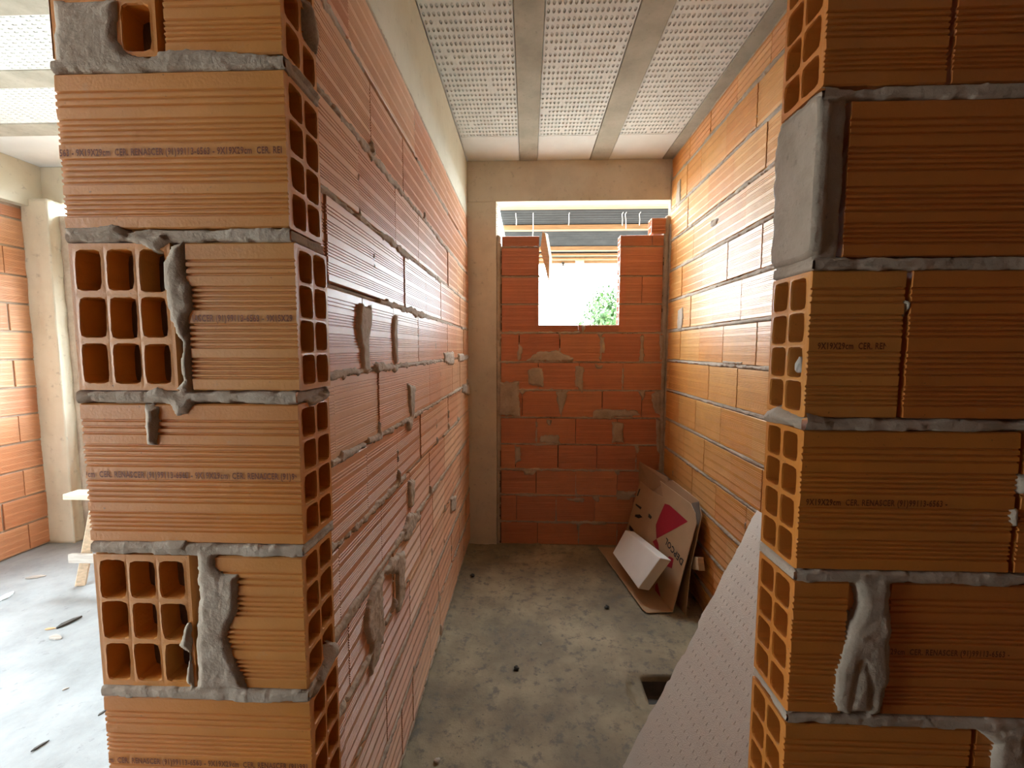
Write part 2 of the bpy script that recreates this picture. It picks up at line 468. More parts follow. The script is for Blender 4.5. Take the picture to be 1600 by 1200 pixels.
class Mortar:
    """one height field per wall face: bed joints and lumps laid over the brick face"""
    def __init__(s, fr, u0, u1, v0, v1, res, seed=0):
        s.fr = fr
        s.us = np.arange(u0, u1 + res, res); s.vs = np.arange(v0, v1 + res, res)
        s.Ug, s.Vg = np.meshgrid(s.us, s.vs, indexing='ij')
        s.S = np.full(s.Ug.shape, -1.0); s.B = np.zeros(s.Ug.shape)
        s.res = res; s.seed = seed
        s.edge = fbm(s.Ug * 45, s.Vg * 45, seed, 4)
        s.low = fbm(s.Ug * 7, s.Vg * 7, seed + 3, 3)
    def _put(s, sl, d, b):
        S = s.S[sl]; m = d > S
        S[m] = d[m]; s.B[sl][m] = b[m] if isinstance(b, np.ndarray) else b
    def _sl(s, a0, a1, b0, b1):
        i0 = max(0, int((a0 - s.us[0]) / s.res) - 1); i1 = int((a1 - s.us[0]) / s.res) + 2
        j0 = max(0, int((b0 - s.vs[0]) / s.res) - 1); j1 = int((b1 - s.vs[0]) / s.res) + 2
        return (slice(i0, max(i0 + 1, i1)), slice(j0, max(j0 + 1, j1)))
    def strip(s, p, q, hw, amp=0.004, bulge=0.001, var=0.004, soft=0.006):
        m = hw + amp * 2 + 0.01
        sl = s._sl(min(p[0], q[0]) - m, max(p[0], q[0]) + m, min(p[1], q[1]) - m, max(p[1], q[1]) + m)
        U = s.Ug[sl]; W = s.Vg[sl]
        if U.size == 0: return
        dx, dy = q[0] - p[0], q[1] - p[1]; L = dx * dx + dy * dy + 1e-12
        t = np.clip(((U - p[0]) * dx + (W - p[1]) * dy) / L, 0, 1)
        d = np.hypot(U - p[0] - t * dx, W - p[1] - t * dy)
        sd = hw - d + amp * s.edge[sl] + amp * 0.7 * s.low[sl]
        b = bulge + var * s.low[sl]
        s._put(sl, sd, np.where(sd > 0, b * np.clip(sd / soft, 0, 1), 0) + 0 * sd)
    def blob(s, poly, th=0.008, amp=0.005, soft=0.012):
        P = np.array(poly)
        m = 0.02 + amp
        sl = s._sl(P[:, 0].min() - m, P[:, 0].max() + m, P[:, 1].min() - m, P[:, 1].max() + m)
        U = s.Ug[sl]; W = s.Vg[sl]
        if U.size == 0: return
        inside = np.zeros(U.shape, bool); dist = np.full(U.shape, 9.0)
        n = len(P)
        for i in range(n):
            x0, y0 = P[i]; x1, y1 = P[(i + 1) % n]
            dx, dy = x1 - x0, y1 - y0; L = dx * dx + dy * dy + 1e-12
            t = np.clip(((U - x0) * dx + (W - y0) * dy) / L, 0, 1)
            dist = np.minimum(dist, np.hypot(U - x0 - t * dx, W - y0 - t * dy))
            c = ((y0 > W) != (y1 > W)) & (U < (x1 - x0) * (W - y0) / (y1 - y0 + 1e-12) + x0)
            inside ^= c
        sd = np.where(inside, dist, -dist) + amp * s.edge[sl] + amp * 0.5 * s.low[sl]
        k = np.clip(sd / soft, 0, 1); k = k * k * (3 - 2 * k)
        b = th * k * (0.75 + 0.5 * s.low[sl])
        s._put(sl, sd, b)
    def build(s, name, parent, back=-0.012, rough=0.0016, tint=0.5):
        S = s.S
        h = s.B + rough * fbm(s.Ug * 90, s.Vg * 90, s.seed + 9, 4) + rough * 0.8
        k = np.clip((S + 0.001) / (1.3 * s.res), 0, 1)
        h = back + (h - back) * k
        keep = S > -1.2 * s.res
        q = keep[:-1, :-1] & keep[1:, :-1] & keep[1:, 1:] & keep[:-1, 1:]
        used = np.zeros(S.shape, bool)
        used[:-1, :-1] |= q; used[1:, :-1] |= q; used[1:, 1:] |= q; used[:-1, 1:] |= q
        idx = -np.ones(S.shape, int); idx[used] = np.arange(used.sum())
        V = np.stack([s.Ug[used], s.Vg[used], h[used]], 1)
        ii, jj = np.nonzero(q)
        F = np.stack([idx[ii, jj], idx[ii + 1, jj], idx[ii + 1, jj + 1], idx[ii, jj + 1]], 1).tolist()
        mb = MB(); s.fr.add(mb, V, [tuple(f) for f in F], tint)
        return mb.build(name, M['mortar'], parent, smooth=True)

def row_bricks(fr, mb, v0, v1, joints, D, gap=0.0035, bias=0.5, spread=0.35, jit=0.0015, seed=0, **kw):
    r = random.Random(seed)
    for a, b in zip(joints[:-1], joints[1:]):
        if b - a < 0.02: continue
        g = gap * r.uniform(0.5, 1.4)
        brick(fr, mb, a + g / 2, b - g / 2, v0 + r.uniform(0, .002), v1 - r.uniform(0, .002), D,
              min(1, max(0, bias + r.uniform(-spread, spread))), w0=r.uniform(-jit, jit), tilt=r.uniform(-jit, jit) * 1.5, seed=r.randint(0, 9999), **kw)

# =================================================================== THE SETTING
XL, XR, YB, ZC = -0.443, 1.0245, 3.215, 2.8645
YP, YQ, JD = 0.547, 0.573, 0.0886
XPL, XPR, XJR = -0.5957, -0.2998, 0.3638

# ---------------------------------------------------------------- floor (with the box-out hole)
def floor_grid(x0, x1, y0, y1, res, pit=False, seed=4):
    xs = np.linspace(x0, x1, max(2, int(round((x1 - x0) / res)) + 1)); ys = np.linspace(y0, y1, max(2, int(round((y1 - y0) / res)) + 1))
    X, Y = np.meshgrid(xs, ys, indexing='ij')
    Z = 0.004 * fbm(X * 3, Y * 3, seed, 3) + 0.0022 * fbm(X * 22, Y * 22, seed + 2, 3) - 0.004
    if pit:
        d = np.minimum(np.minimum(X - 0.535, 0.735 - X), np.minimum(Y - 1.765, 1.905 - Y))
        Z -= 0.085 * np.clip(d / 0.006, 0, 1)
        c = np.hypot((X - 0.52) / 0.075, (Y - 1.80) / 0.15) + 0.25 * fbm(X * 25, Y * 25, 77, 3)
        Z -= 0.016 * np.clip((1 - c) * 3, 0, 1) * (d < 0)
        e = np.minimum(np.clip((X - XL) / 0.1, 0, 1), np.clip((YB - Y) / 0.12, 0, 1))
        Z += 0.012 * (1 - e) * (0.6 + fbm(X * 14, Y * 14, 5, 3))
    nx, ny = X.shape
    V = np.stack([X.ravel(), Y.ravel(), Z.ravel()], 1).tolist()
    i, j = np.meshgrid(np.arange(nx - 1), np.arange(ny - 1), indexing='ij')
    a = (i * ny + j).ravel()
    F = np.stack([a, a + ny, a + ny + 1, a + 1], 1).tolist()
    return V, [tuple(f) for f in F]
mb = MB()
V, F = floor_grid(-0.50, 1.06, 0.6, 3.26, 0.009, pit=True); mb.add(V, F)
V, F = floor_grid(-3.9, -0.50, 0.6, 3.26, 0.03); mb.add(V, F)
V, F = floor_grid(-3.9, 2.0, -2.7, 0.6, 0.06); mb.add(V, F)
floor = structure(mb.build('floor', M['floor'], smooth=True))
floor.data.materials.append(M['dusty']); floor.data.materials.append(M['dark'])
for p in floor.data.polygons:
    if p.center.x < -0.52: p.material_index = 1
    elif p.center.z < -0.035: p.material_index = 2

# ---------------------------------------------------------------- ceiling: foam infill panels between concrete joists
def foam_cells(mb, x0, x1, y0, y1, px, py, z, sx=0.0056, sy=0.0125, dep=0.0095, seg=8, skip=0.04):
    nx = max(1, int(round((x1 - x0) / px))); ny = max(1, int(round((y1 - y0) / py)))
    px = (x1 - x0) / nx; py = (y1 - y0) / ny
    V = []; F = []; r = random.Random(int(x0 * 1000))
    for i in range(nx):
        for j in range(ny):
            cx = x0 + px * (i + .5) + r.uniform(-1, 1) * .0006; cy = y0 + py * (j + .5)
            b = len(V)
            flat = r.random() < skip
            dd = 0.0004 if flat else dep * r.uniform(.7, 1.1)
            for (kx, ky, dz, sq) in ((px / 2, py / 2, 0, 1), (sx, sy, 0, 0), (sx * .93, sy * .96, dd, 0), (sx * .42, sy * .62, dd, 0), (sx * .36, sy * .58, dd * .25, 0)):
                for k in range(seg):
                    t = 2 * math.pi * (k + .5) / seg
                    c, s = math.cos(t), math.sin(t)
                    if sq:
                        # eight points round the rectangular cell
                        pts = [(1, .5), (.5, 1), (-.5, 1), (-1, .5), (-1, -.5), (-.5, -1), (.5, -1), (1, -.5)]
                        ex, ey = pts[k]
                        V.append((x0 + px * (i + .5) + ex * kx, cy + ey * ky, z))
                    else:
                        V.append((cx + c * kx * 1.08, cy + s * ky * 1.08, z + dz))
            for q in range(4):
                for k in range(seg):
                    k2 = (k + 1) % seg
                    F.append((b + q * seg + k, b + (q + 1) * seg + k, b + (q + 1) * seg + k2, b + q * seg + k2))
            F.append(tuple(b + 4 * seg + k for k in range(seg))[::-1])
            # corner triangles of the cell
            X0, X1 = x0 + px * i, x0 + px * (i + 1); Y0, Y1 = cy - py / 2, cy + py / 2
            c0 = len(V); V += [(X1, Y1, z), (X0, Y1, z), (X0, Y0, z), (X1, Y0, z)]
            F += [(c0, b + 0, b + 1), (c0 + 1, b + 2, b + 3), (c0 + 2, b + 4, b + 5), (c0 + 3, b + 6, b + 7)]
    mb.add(V, F)
mb = MB()
mb.box((-3.95, -2.7, ZC + 0.012), (2.0, 0.66, ZC + 0.15)); mb.box((-3.95, 0.66, ZC + 0.012), (1.2, 3.42, ZC + 0.15))                 # slab over everything
JX = [(-0.062, 0.062), (0.440, 0.572), (0.955, 1.04)]
px_edges = [(XL, -0.062), (0.062, 0.440), (0.572, 0.955)]
for a, b in px_edges:
    foam_cells(mb, a + 0.004, b - 0.004, 1.05, 2.86, 0.0212, 0.043, ZC)
    mb.box((a + 0.004, 2.864, ZC), (b - 0.004, 3.26, ZC + 0.013))
    mb.box((a + 0.004, 0.66, ZC), (b - 0.004, 1.046, ZC + 0.013))
JY = [(1.66, 1.79), (2.13, 2.262), (2.61, 2.75)]
for (a, b) in [(1.79, 2.13), (2.262, 2.61)]:
    foam_cells(mb, -3.72, -1.2, a + .004, b - .004, 0.043, 0.0212, ZC, 0.0105, 0.0048, 0.005)
    mb.box((-1.2, a + .004, ZC), (-0.6, b - .004, ZC + .013))
mb.box((-3.72, 2.754, ZC), (-0.6, 3.26, ZC + 0.013))
mb.box((-3.72, 0.66, ZC), (-0.6, 1.656, ZC + 0.013))
mb.box((-3.75, -2.6, ZC), (1.9, 0.66, ZC + 0.013))
ceiling = structure(mb.build('ceiling', M['eps']))
for (a, b) in JX:
    m2 = MB(); m2.box((a, 0.66, ZC - 0.006), (b, 3.26, ZC + 0.02))
    bevel(m2.build('concrete_joist', M['joist'], ceiling), 0.003)
for (a, b) in JY:
    m2 = MB(); m2.box((-3.74, a, ZC - 0.006), (-0.6, b, ZC + 0.02))
    bevel(m2.build('concrete_joist', M['joist'], ceiling), 0.003)

# ---------------------------------------------------------------- corridor left wall
def px_row(pts, plane, val, fr):
    f = {'X': onX, 'Y': onY}[plane]
    return sorted(fr.uv(f(x, y, val))[0] for x, y in pts)
def fill(js, u0, u1, L=0.293, off=0.0):
    """complete a list of known joints towards both ends with whole bricks"""
    js = sorted(js)
    if not js: js = [u0 + off]
    while js[0] - u0 > L * 0.35: js.insert(0, js[0] - L)
    js[0] = u0
    while u1 - js[-1] > L * 1.35: js.append(js[-1] + L)
    if u1 - js[-1] > 0.03: js.append(u1)
    else: js[-1] = u1
    out = [js[0]]
    for k in js[1:]:
        if k - out[-1] > 0.42:
            n = round((k - out[-1]) / L)
            for i in range(1, n): out.append(out[-1] + (k - out[-1]) / (n - i + 1))
        out.append(k)
    return out

frL = Frame((XL, 0, 0), (0, 1, 0), (1, 0, 0))
PITCHL = 0.2018
TOPL = 2.455
rowsL = {
 0: [(542, 20), (608, 110), (647, 222), (673, 255), (696, 280), (716, 305)],
 1: [(579, 170), (630, 270), (662, 310), (686, 345), (705, 370), (721, 375)],
 2: [(559, 280), (618, 330), (654, 370), (680, 380), (700, 400), (714, 415)],
 3: [(585, 430), (633, 440), (666, 460), (688.6, 470), (708, 480), (719, 490)],
 4: [(567, 520), (615, 520), (654, 525), (680, 525), (699, 530), (714, 535), (725, 540)],
 5: [(592, 620), (641, 610), (671, 600), (688, 600), (707, 600)],
 6: [(575, 760), (622, 720), (658, 680), (682, 665), (701, 650), (715, 640)],
 7: [(597, 830), (642, 780), (672, 745), (694, 720), (710, 700)],
 8: [(545, 950), (657, 840), (676, 800), (694, 780), (708, 760)],
 9: [(640, 930), (674, 880), (694, 860), (712, 820)],
 10: [(604, 1075), (644, 960), (686, 930), (706, 880)],
 11: [(628, 1090), (645, 1060), (672, 960), (700, 900)],
}
wl = MB()
wl.box((XL - 0.15, YP + JD + 0.0, -0.04), (XL - 0.024, YB + 0.0, 2.468))
wall_left = structure(wl.build('wall_left', M['core']))
bl = MB()
mL = Mortar(frL, YP + JD, YB, 0.0, 2.468, 0.0042, 21)
for k in range(12):
    top = TOPL - PITCHL * k; bot = top - 0.190
    js = fill(px_row(rowsL[k], 'X', XL, frL), YP + JD, YB)
    row_bricks(frL, bl, max(bot, 0.0), top, js, 0.09, bias=0.62, seed=100 + k, jit=0.0022)
    r = random.Random(50 + k)
    u = YP + JD
    while u < YB - 0.05:
        L = r.uniform(0.25, 0.9)
        if r.random() < 0.88:
            mL.strip((u, bot - 0.006), (min(u + L, YB), bot - 0.006), r.uniform(0.0085, 0.0135), 0.011, r.uniform(-0.002, 0.004), 0.0035, 0.006)
        else:
            mL.strip((u, bot - 0.006), (min(u + L, YB), bot - 0.006), 0.003, 0.003, -0.009, 0.002, 0.004)
        u += L
    for j in js[1:-1]:
        if r.random() < 0.22:
            q = r.uniform(.015, .03)
            mL.blob([(j - q, bot - .012), (j + q, bot - .012), (j + q * .6, bot + .02), (j, bot + r.uniform(.03, .06)), (j - q * .5, bot + .02)], th=0.008, amp=0.009)
        if r.random() < 0.3:
            a = bot + 0.19 * r.uniform(0.1, .5)
            mL.strip((j, a), (j, a + r.uniform(.03, .09)), 0.004, 0.006, 0.002, 0.002)
mL.strip((YP, 2.4615), (YB, 2.4615), 0.006, 0.005, -0.002, 0.004)
def patches(mo, plane, val, fr, polys, **kw):
    f = {'X': onX, 'Y': onY}[plane]
    for p in polys: mo.blob([fr.uv(f(x, y, val)) for x, y in p], **kw)
c3 = lambda P: [(490 + .175 * x, 400 + .175 * y) for x, y in P]
c4 = lambda P: [(490 + .175 * x, 600 + .175 * y) for x, y in P]
c5 = lambda P: [(490 + .175 * x, 800 + .175 * y) for x, y in P]
patches(mL, 'X', XL, frL, [
 c3([(380, 420), (510, 430), (505, 600), (480, 800), (500, 1050), (430, 1060), (410, 830), (370, 650)]),
 c3([(700, 520), (740, 520), (740, 960), (710, 960), (690, 700)]),
 c3([(510, 920), (740, 960), (740, 1040), (560, 1060), (500, 960)]),
 c3([(1160, 860), (1240, 850), (1240, 980), (1160, 960)]),
 c3([(1290, 870), (1370, 880), (1370, 930), (1290, 950)]),
 c4([(830, 0), (900, 20), (880, 320), (850, 300)]),
 c4([(1220, 1010), (1270, 990), (1260, 1130), (1220, 1160)]),
 c4([(840, 850), (890, 850), (880, 1100), (850, 1100)]),
 c4([(830, 320), (880, 320), (860, 440), (845, 440)]),
 c5([(850, 0), (960, 20), (900, 130), (830, 270), (790, 260), (800, 150)]),
 c5([(520, 690), (600, 560), (700, 400), (800, 330), (800, 740), (760, 900), (735, 900), (730, 560), (620, 560), (600, 640), (620, 1000), (600, 1190), (500, 1190), (440, 1060), (470, 850)]),
 [(583, 990), (592, 1000), (590, 1030), (575, 1060), (578, 1010)],
 [(508, 852), (530, 840), (532, 850), (512, 872)],
 [(722, 600), (733, 602), (733, 618), (722, 614)],
], th=0.010, amp=0.010)
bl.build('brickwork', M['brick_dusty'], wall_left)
mL.build('mortar', wall_left, rough=0.0032)

# ---------------------------------------------------------------- corridor right wall
frR = Frame((XR, 0, 0), (0, 1, 0), (-1, 0, 0))
rowsR = {
 0: [(1186, 100), (1137, 165), (1098, 205), (1075, 240)],
 1: [(1150, 200), (1108, 255), (1076, 290)],
 2: [(1169, 260), (1121, 295), (1085, 325), (1058, 350)],
 3: [(1193, 320), (1139, 350), (1099, 370), (1067, 385)],
 4: [(1160, 410), (1115, 425), (1080, 440)],
 5: [(1184, 470), (1132, 480), (1094, 490), (1064, 500)],
 6: [(1154, 545), (1109, 545), (1076, 545), (1048, 545)],
 7: [(1179, 620), (1128, 605), (1088, 600)],
 8: [(1143, 680), (1102, 650), (1070, 640)],
 9: [(1168, 750), (1120, 715), (1083, 690), (1054, 670)],
 10: [(1137, 800), (1098, 760), (1067, 735)],
 11: [(1116, 850), (1080, 800)],
 12: [(1100, 900)],
}
PITCHR = 0.2138
TOPR = 2.7015
wr = MB()
wr.box((XR + 0.024, 0.66, -0.04), (XR + 0.15, YB + 0.14, ZC))
wall_right = structure(wr.build('wall_right', M['core']))
br = MB()
mR = Mortar(frR, 0.9, YB, 0.0, ZC, 0.0045, 31)
for k in range(-1, 13):
    top = TOPR - PITCHR * k; bot = top - 0.193
    if k == -1: top = ZC - 0.012
    if bot < 0.0: bot = 0.0
    if top - bot < 0.03: continue
    js = fill(px_row(rowsR.get(k, rowsR[1]), 'X', XR, frR), 0.95, YB)
    ustart = 0.95
    row_bricks(frR, br, bot, top, js, 0.09, bias=0.85, spread=.2, seed=200 + k, jit=0.002)
    r = random.Random(70 + k)
    u = ustart
    while u < YB - 0.05:
        L = r.uniform(0.3, 0.9)
        mR.strip((u, bot - 0.0105), (min(u + L, YB), bot - 0.0105), r.uniform(0.010, 0.0135), 0.008, r.uniform(-0.004, 0.003), 0.004, 0.006)
        u += L
    for j in js[1:-1]:
        if r.random() < 0.10:
            a = bot + 0.19 * r.uniform(0.2, .5)
            mR.strip((j, a), (j, a + r.uniform(.03, .07)), 0.005, 0.006, 0.002, 0.002)
mR.strip((0.9, ZC - 0.006), (YB, ZC - 0.006), 0.010, 0.006, 0.0, 0.003)
k5 = lambda P: [(1000 + .15 * x, 380 + .15 * y) for x, y in P]
k4 = lambda P: [(1000 + .15 * x, 200 + .15 * y) for x, y in P]
k6 = lambda P: [(1000 + .15 * x, 560 + .15 * y) for x, y in P]
patches(mR, 'X', XR, frR, [
 k5([(400, 690), (450, 660), (455, 780), (440, 900), (395, 920)]),
 k4([(400, 560), (430, 520), (430, 760), (370, 830)]),
 k4([(740, 960), (830, 930), (800, 1010), (740, 1040)]),
 k6([(860, 20), (1080, 30), (1060, 70), (870, 60)]),
 [(1046, 260), (1052, 262), (1050, 330), (1043, 335)],
], th=0.007, amp=0.005)
mR.strip((YB - 0.012, 0.4), (YB - 0.012, 2.4), 0.014, 0.012, 0.004, 0.006)
br.build('brickwork', M['brick'], wall_right)
mR.build('mortar', wall_right, rough=0.0028)

# ---------------------------------------------------------------- end wall with the unfinished window opening
YI = YB + 0.010
frB = Frame((0, YI, 0), (1, 0, 0), (0, -1, 0))
XC = -0.232                                   # column edge
wb = MB()
wb.box((XC, YI + 0.022, -0.04), (XR + 0.02, YI + 0.088, 1.625))
wb.box((XC, YI + 0.022, 1.625), (0.06, YI + 0.08, 2.25))
wb.box((0.70, YI + 0.022, 1.625), (XR + 0.02, YI + 0.08, 2.25))
wall_back = structure(wb.build('wall_back', M['core']))
bb = MB(); mB = Mortar(frB, XC - 0.02, XR + 0.005, 0.0, 2.5, 0.0052, 41)
ub = lambda xs, y: [frB.uv(onY(x, y, YI))[0] for x in xs]
rowsB = [
 (0.000, 0.182, ub([840, 904], 835)), (0.182, 0.394, ub([807, 868.7, 929], 797)), (0.394, 0.593, ub([838, 899.6, 964], 755)),
 (0.593, 0.790, ub([805, 872, 932.5, 994], 715)), (0.790, 0.995, ub([838, 899.6, 964], 675)), (0.995, 1.203, ub([816, 877, 941, 1002.6], 632)),
 (1.203, 1.414, ub([841, 905, 973], 588)), (1.414, 1.631, ub([811, 874.7, 939, 1002.6], 543)),
]
BX0, BX1 = -0.200, 1.002
for i, (z0, z1, js) in enumerate(rowsB):
    js = fill(js, BX0, BX1)
    row_bricks(frB, bb, z0 + 0.005, z1 - 0.006, js, 0.088, bias=0.5, seed=300 + i, gap=0.006)
    r = random.Random(90 + i); u = XC
    while u < BX1:
        L = r.uniform(0.12, 0.5)
        mB.strip((u, z1), (min(u + L, XR), z1), r.uniform(0.006, 0.014), 0.010, r.uniform(-0.001, 0.006), 0.004, 0.006)
        u += L
    for j in js[1:-1]:
        if r.random() < 0.5: mB.strip((j, z0 + .02), (j, z0 + r.uniform(.06, .17)), 0.008, 0.010, 0.002, 0.003)
        if r.random() < 0.4:
            q = r.uniform(.02, .05); e = r.uniform(-.02, .02)
            mB.blob([(j - q, z1 + .004), (j + q * .8, z1 + .006), (j + q * .5 + e, z1 - .03), (j + e, z1 - r.uniform(.04, .09)), (j - q * .4, z1 - .03)], th=0.008, amp=0.010, soft=0.015)
# sill course laid flat and the two jamb stacks
row_bricks(frB, bb, 1.637, 1.690, [0.080, 0.375, 0.672], 0.088, bias=0.5, seed=320, gap=0.004)
bb_s = MB(); bb_s.box((0.084, YI + 0.004, 1.625), (0.668, YI + 0.085, 1.640)); bb_s.build('mortar', M['mortar'], wall_back)
for (z0, z1) in ((1.637, 1.836), (1.848, 2.038), (2.051, 2.250), (2.262, 2.335)):
    row_bricks(frB, bb, z0, z1, [BX0 + 0.006, 0.083], 0.088, bias=0.35, seed=int(z0 * 100), gap=0.003)
for i, (z0, z1) in enumerate(((1.637, 1.836), (1.848, 2.038), (2.051, 2.250), (2.262, 2.335))):
    mid = 0.835 if i == 1 else (0.90 if i == 3 else None)
    end = BX1 - 0.02
    brick(frB, bb, 0.671, (mid or end) - 0.002, z0, z1, 0.088, 0.55, hole_end='u0', cells=(2, 4 if i < 3 else 2), seed=5 + i, tunnel=0.12)
    if mid: brick(frB, bb, mid + 0.002, end, z0, z1, 0.088, 0.6, seed=9 + i)
brick(frB, bb, 0.892, BX1 - 0.005, 2.345, 2.455, 0.088, 0.7, hole_end='u0', cells=(2, 2), seed=31, tunnel=0.08)
for z in (1.842, 2.044, 2.256):
    mB.strip((XC, z), (0.080, z), 0.005, 0.004, 0.0, 0.003)
    mB.strip((0.675, z), (XR, z), 0.005, 0.004, 0.0, 0.003)
mB.strip((XC + 0.014, 0.75), (XC + 0.014, 2.33), 0.017, 0.006, 0.0, 0.004)
mB.strip((XC + 0.012, 0.0), (XC + 0.012, 0.75), 0.010, 0.006, -0.004, 0.004)
mB.strip((XR - 0.012, 0.55), (XR - 0.012, 2.45), 0.024, 0.008, 0.006, 0.005, 0.02)
b1 = lambda P: [(720 + .2125 * x, 480 + .2125 * y) for x, y in P]
b2 = lambda P: [(720 + .2125 * x, 650 + .2125 * y) for x, y in P]
patches(mB, 'Y', YI, frB, [b1(p) for p in [
 [(250, 230), (300, 220), (300, 400), (262, 420)], [(420, 260), (460, 300), (450, 390), (410, 400)],
 [(560, 320), (700, 310), (830, 370), (830, 400), (450, 410)], [(1020, 220), (1060, 220), (1060, 340), (1020, 340)],
 [(1320, 200), (1350, 200), (1350, 400), (1310, 400)], [(1460, 200), (1495, 200), (1495, 390), (1460, 390)],
 [(490, 450), (610, 440), (610, 590), (500, 570)], [(840, 430), (910, 430), (900, 640), (830, 580)],
 [(280, 550), (430, 540), (440, 800), (270, 800)], [(690, 610), (800, 610), (770, 700), (740, 800), (720, 780)],
 [(980, 750), (1300, 750), (1330, 800), (960, 820)], [(1400, 640), (1470, 600), (1480, 800), (1420, 780)],
 [(580, 940), (720, 940), (740, 1010), (580, 1000)], [(1110, 840), (1200, 850), (1200, 1000), (1110, 1000)],
 [(1430, 820), (1480, 820), (1470, 1080), (1440, 1080)], [(390, 1020), (450, 1020), (440, 1130), (400, 1150)],
 [(880, 130), (915, 130), (915, 195), (880, 195)], [(620, 820), (680, 820), (660, 870), (640, 870)], [(980, 420), (1060, 420), (1040, 460), (1000, 460)]]]
 + [b2(p) for p in [[(1140, 550), (1310, 550), (1240, 620), (1140, 620)], [(460, 400), (560, 400), (540, 440), (470, 430)], [(750, 600), (930, 600), (900, 640), (800, 630)]]],
 th=0.011, amp=0.011, soft=0.018)
bb.build('brickwork', M['brick_red'], wall_back)
mB.build('mortar', wall_back, rough=0.0028)

# ---------------------------------------------------------------- cast concrete: beams and columns
mb = MB(); mb.box((XL - 0.15, 0.66, 2.468), (XL, YB + 0.09, ZC))
structure(bevel(mb.build('trim_1', M['beam']), 0.004))
mb = MB(); mb.box((XL, YB, 2.578), (XR + 0.02, YB + 0.09, ZC))
mb.box((XL - 0.153, YB, -0.04), (XC, YB + 0.09, 2.578))
structure(bevel(mb.build('trim_2', M['column']), 0.004))
# ragged cement teeth left on the column edge above the bricks
mb = MB(); r = random.Random(5)
for i in range(15):
    z = 2.34 + i * 0.0155
    mb.add([(XC, YB + 0.012, z), (XC + r.uniform(.008, .02), YB + 0.03, z + .006), (XC, YB + 0.012, z + .012), (XC, YB + .08, z + .006)], [(0, 1, 2), (0, 3, 1), (1, 3, 2), (0, 2, 3)])
structure(mb.build('trim_3', M['mortar']))

# ---------------------------------------------------------------- doorway wall, left pier
frP = Frame((0, YP, 0), (1, 0, 0), (0, -1, 0))
mb = MB(); mb.box((XPL + 0.02, YP + 0.030, 0), (XPR - 0.16, YP + JD - 0.004, ZC))
pier = structure(mb.build('wall_front_left', M['core']))
pb = MB(); mP = Mortar(frP, XPL + 0.001, XPR - 0.001, 0.0, ZC, 0.0022, 51)
ZA, SP = 1.8541, 0.2078
STEP = [0, 0, 0, 0, 0, 0, 0]
for k in range(-4, 9):
    top = ZA - SP * k; bot = max(top - 0.190, 0.0)
    if k == -4: top = min(top, ZC - 0.002)
    if top - bot < 0.05: continue
    sh = {0: -0.002, 1: 0.003, 2: 0.0, 3: -0.003, 4: 0.0}.get(k, random.uniform(-.003, .003))
    if k % 2 == 0:      # one long brick
        brick(frP, pb, XPL, XPR + sh, bot, top, JD, [0.62, 0.5, 0.45, 0.6, 0.5][abs(k) // 2 % 5], ncol=60, hole_end='u1', rough=0.0010, seed=400 + k, tunnel=0.24)
        mP.strip((XPL, bot - .009), (XPR, bot - .009), 0.0088, 0.0035, 0.0015, 0.004)
    else:               # stretcher of the side wall seen end on, then a cut brick
        a1 = XPL + 0.137
        pb_v = (bot, top)
        if k == -1:
            # mostly buried in mortar
            lattice(frP, pb, XPL + 0.004, a1, bot, top, 3, 3, 0, 0.2, 0.5, lambda a, b, d: (a, b, -d), seed=k + 40, border=0.004, wall=0.005)
        else:
            lattice(frP, pb, XPL + 0.002, a1, bot, top, 3, 3, 0, 0.2, 0.62, lambda a, b, d: (a, b, -d), seed=k + 40, border=0.0045, wall=0.0052)
        frP.add(pb, [(XPL + .002, bot, 0), (XPL + .002, top, 0), (XPL + .002, top, -.3), (XPL + .002, bot, -.3)], [(0, 3, 2, 1)], 0.6)
        frP.add(pb, [(a1, bot, 0), (a1, top, 0), (a1, top, -.3), (a1, bot, -.3)], [(0, 1, 2, 3)], 0.6)
        frP.add(pb, [(XPL + .002, top, 0), (a1, top, 0), (a1, top, -.3), (XPL + .002, top, -.3)], [(0, 1, 2, 3)], 0.6)
        frP.add(pb, [(XPL + .002, bot, 0), (a1, bot, 0), (a1, bot, -.3), (XPL + .002, bot, -.3)], [(3, 2, 1, 0)], 0.6)
        b0 = {1: -0.4395, 3: -0.4230, -1: -0.4495}.get(k, -0.438)
        brick(frP, pb, b0, XPR + sh, bot, top, JD, {1: .7, 3: .62, -1: .6}.get(k, .5), ncol=30, hole_end='u1', rough=0.0010, seed=400 + k, tunnel=0.12)
        mP.strip((XPL, bot - .009), (XPR, bot - .009), 0.0092, 0.004, 0.003, 0.004)
        if k not in (1, 3, -1): mP.strip((a1 + .01, bot), (a1 + .01, top), 0.011, 0.004, 0.0, 0.003)
p2 = lambda P: [(60 + .3 * x, 340 + .3 * y) for x, y in P]
p3 = lambda P: [(100 + .3 * x, 840 + .3 * y) for x, y in P]
patches(mP, 'Y', YP, frP, [
 p2([(640, 230), (690, 140), (760, 120), (770, 300), (812, 360), (815, 480), (775, 560), (800, 640), (800, 840), (790, 910), (760, 900), (740, 760), (740, 650), (700, 560), (675, 540), (655, 380)]),
 p2([(560, 900), (620, 870), (700, 900), (830, 910), (820, 985), (780, 1030), (720, 1040), (690, 980), (560, 960)]),
 p2([(550, 960), (640, 980), (635, 1090), (620, 1190), (565, 1190), (550, 1090)]),
 p2([(120, 40), (420, 30), (480, 70), (690, 60), (700, 130), (620, 180), (540, 150), (420, 130), (160, 130)]),
 p2([(700, 900), (760, 830), (790, 830), (790, 920)]),
], th=0.007, amp=0.0035)
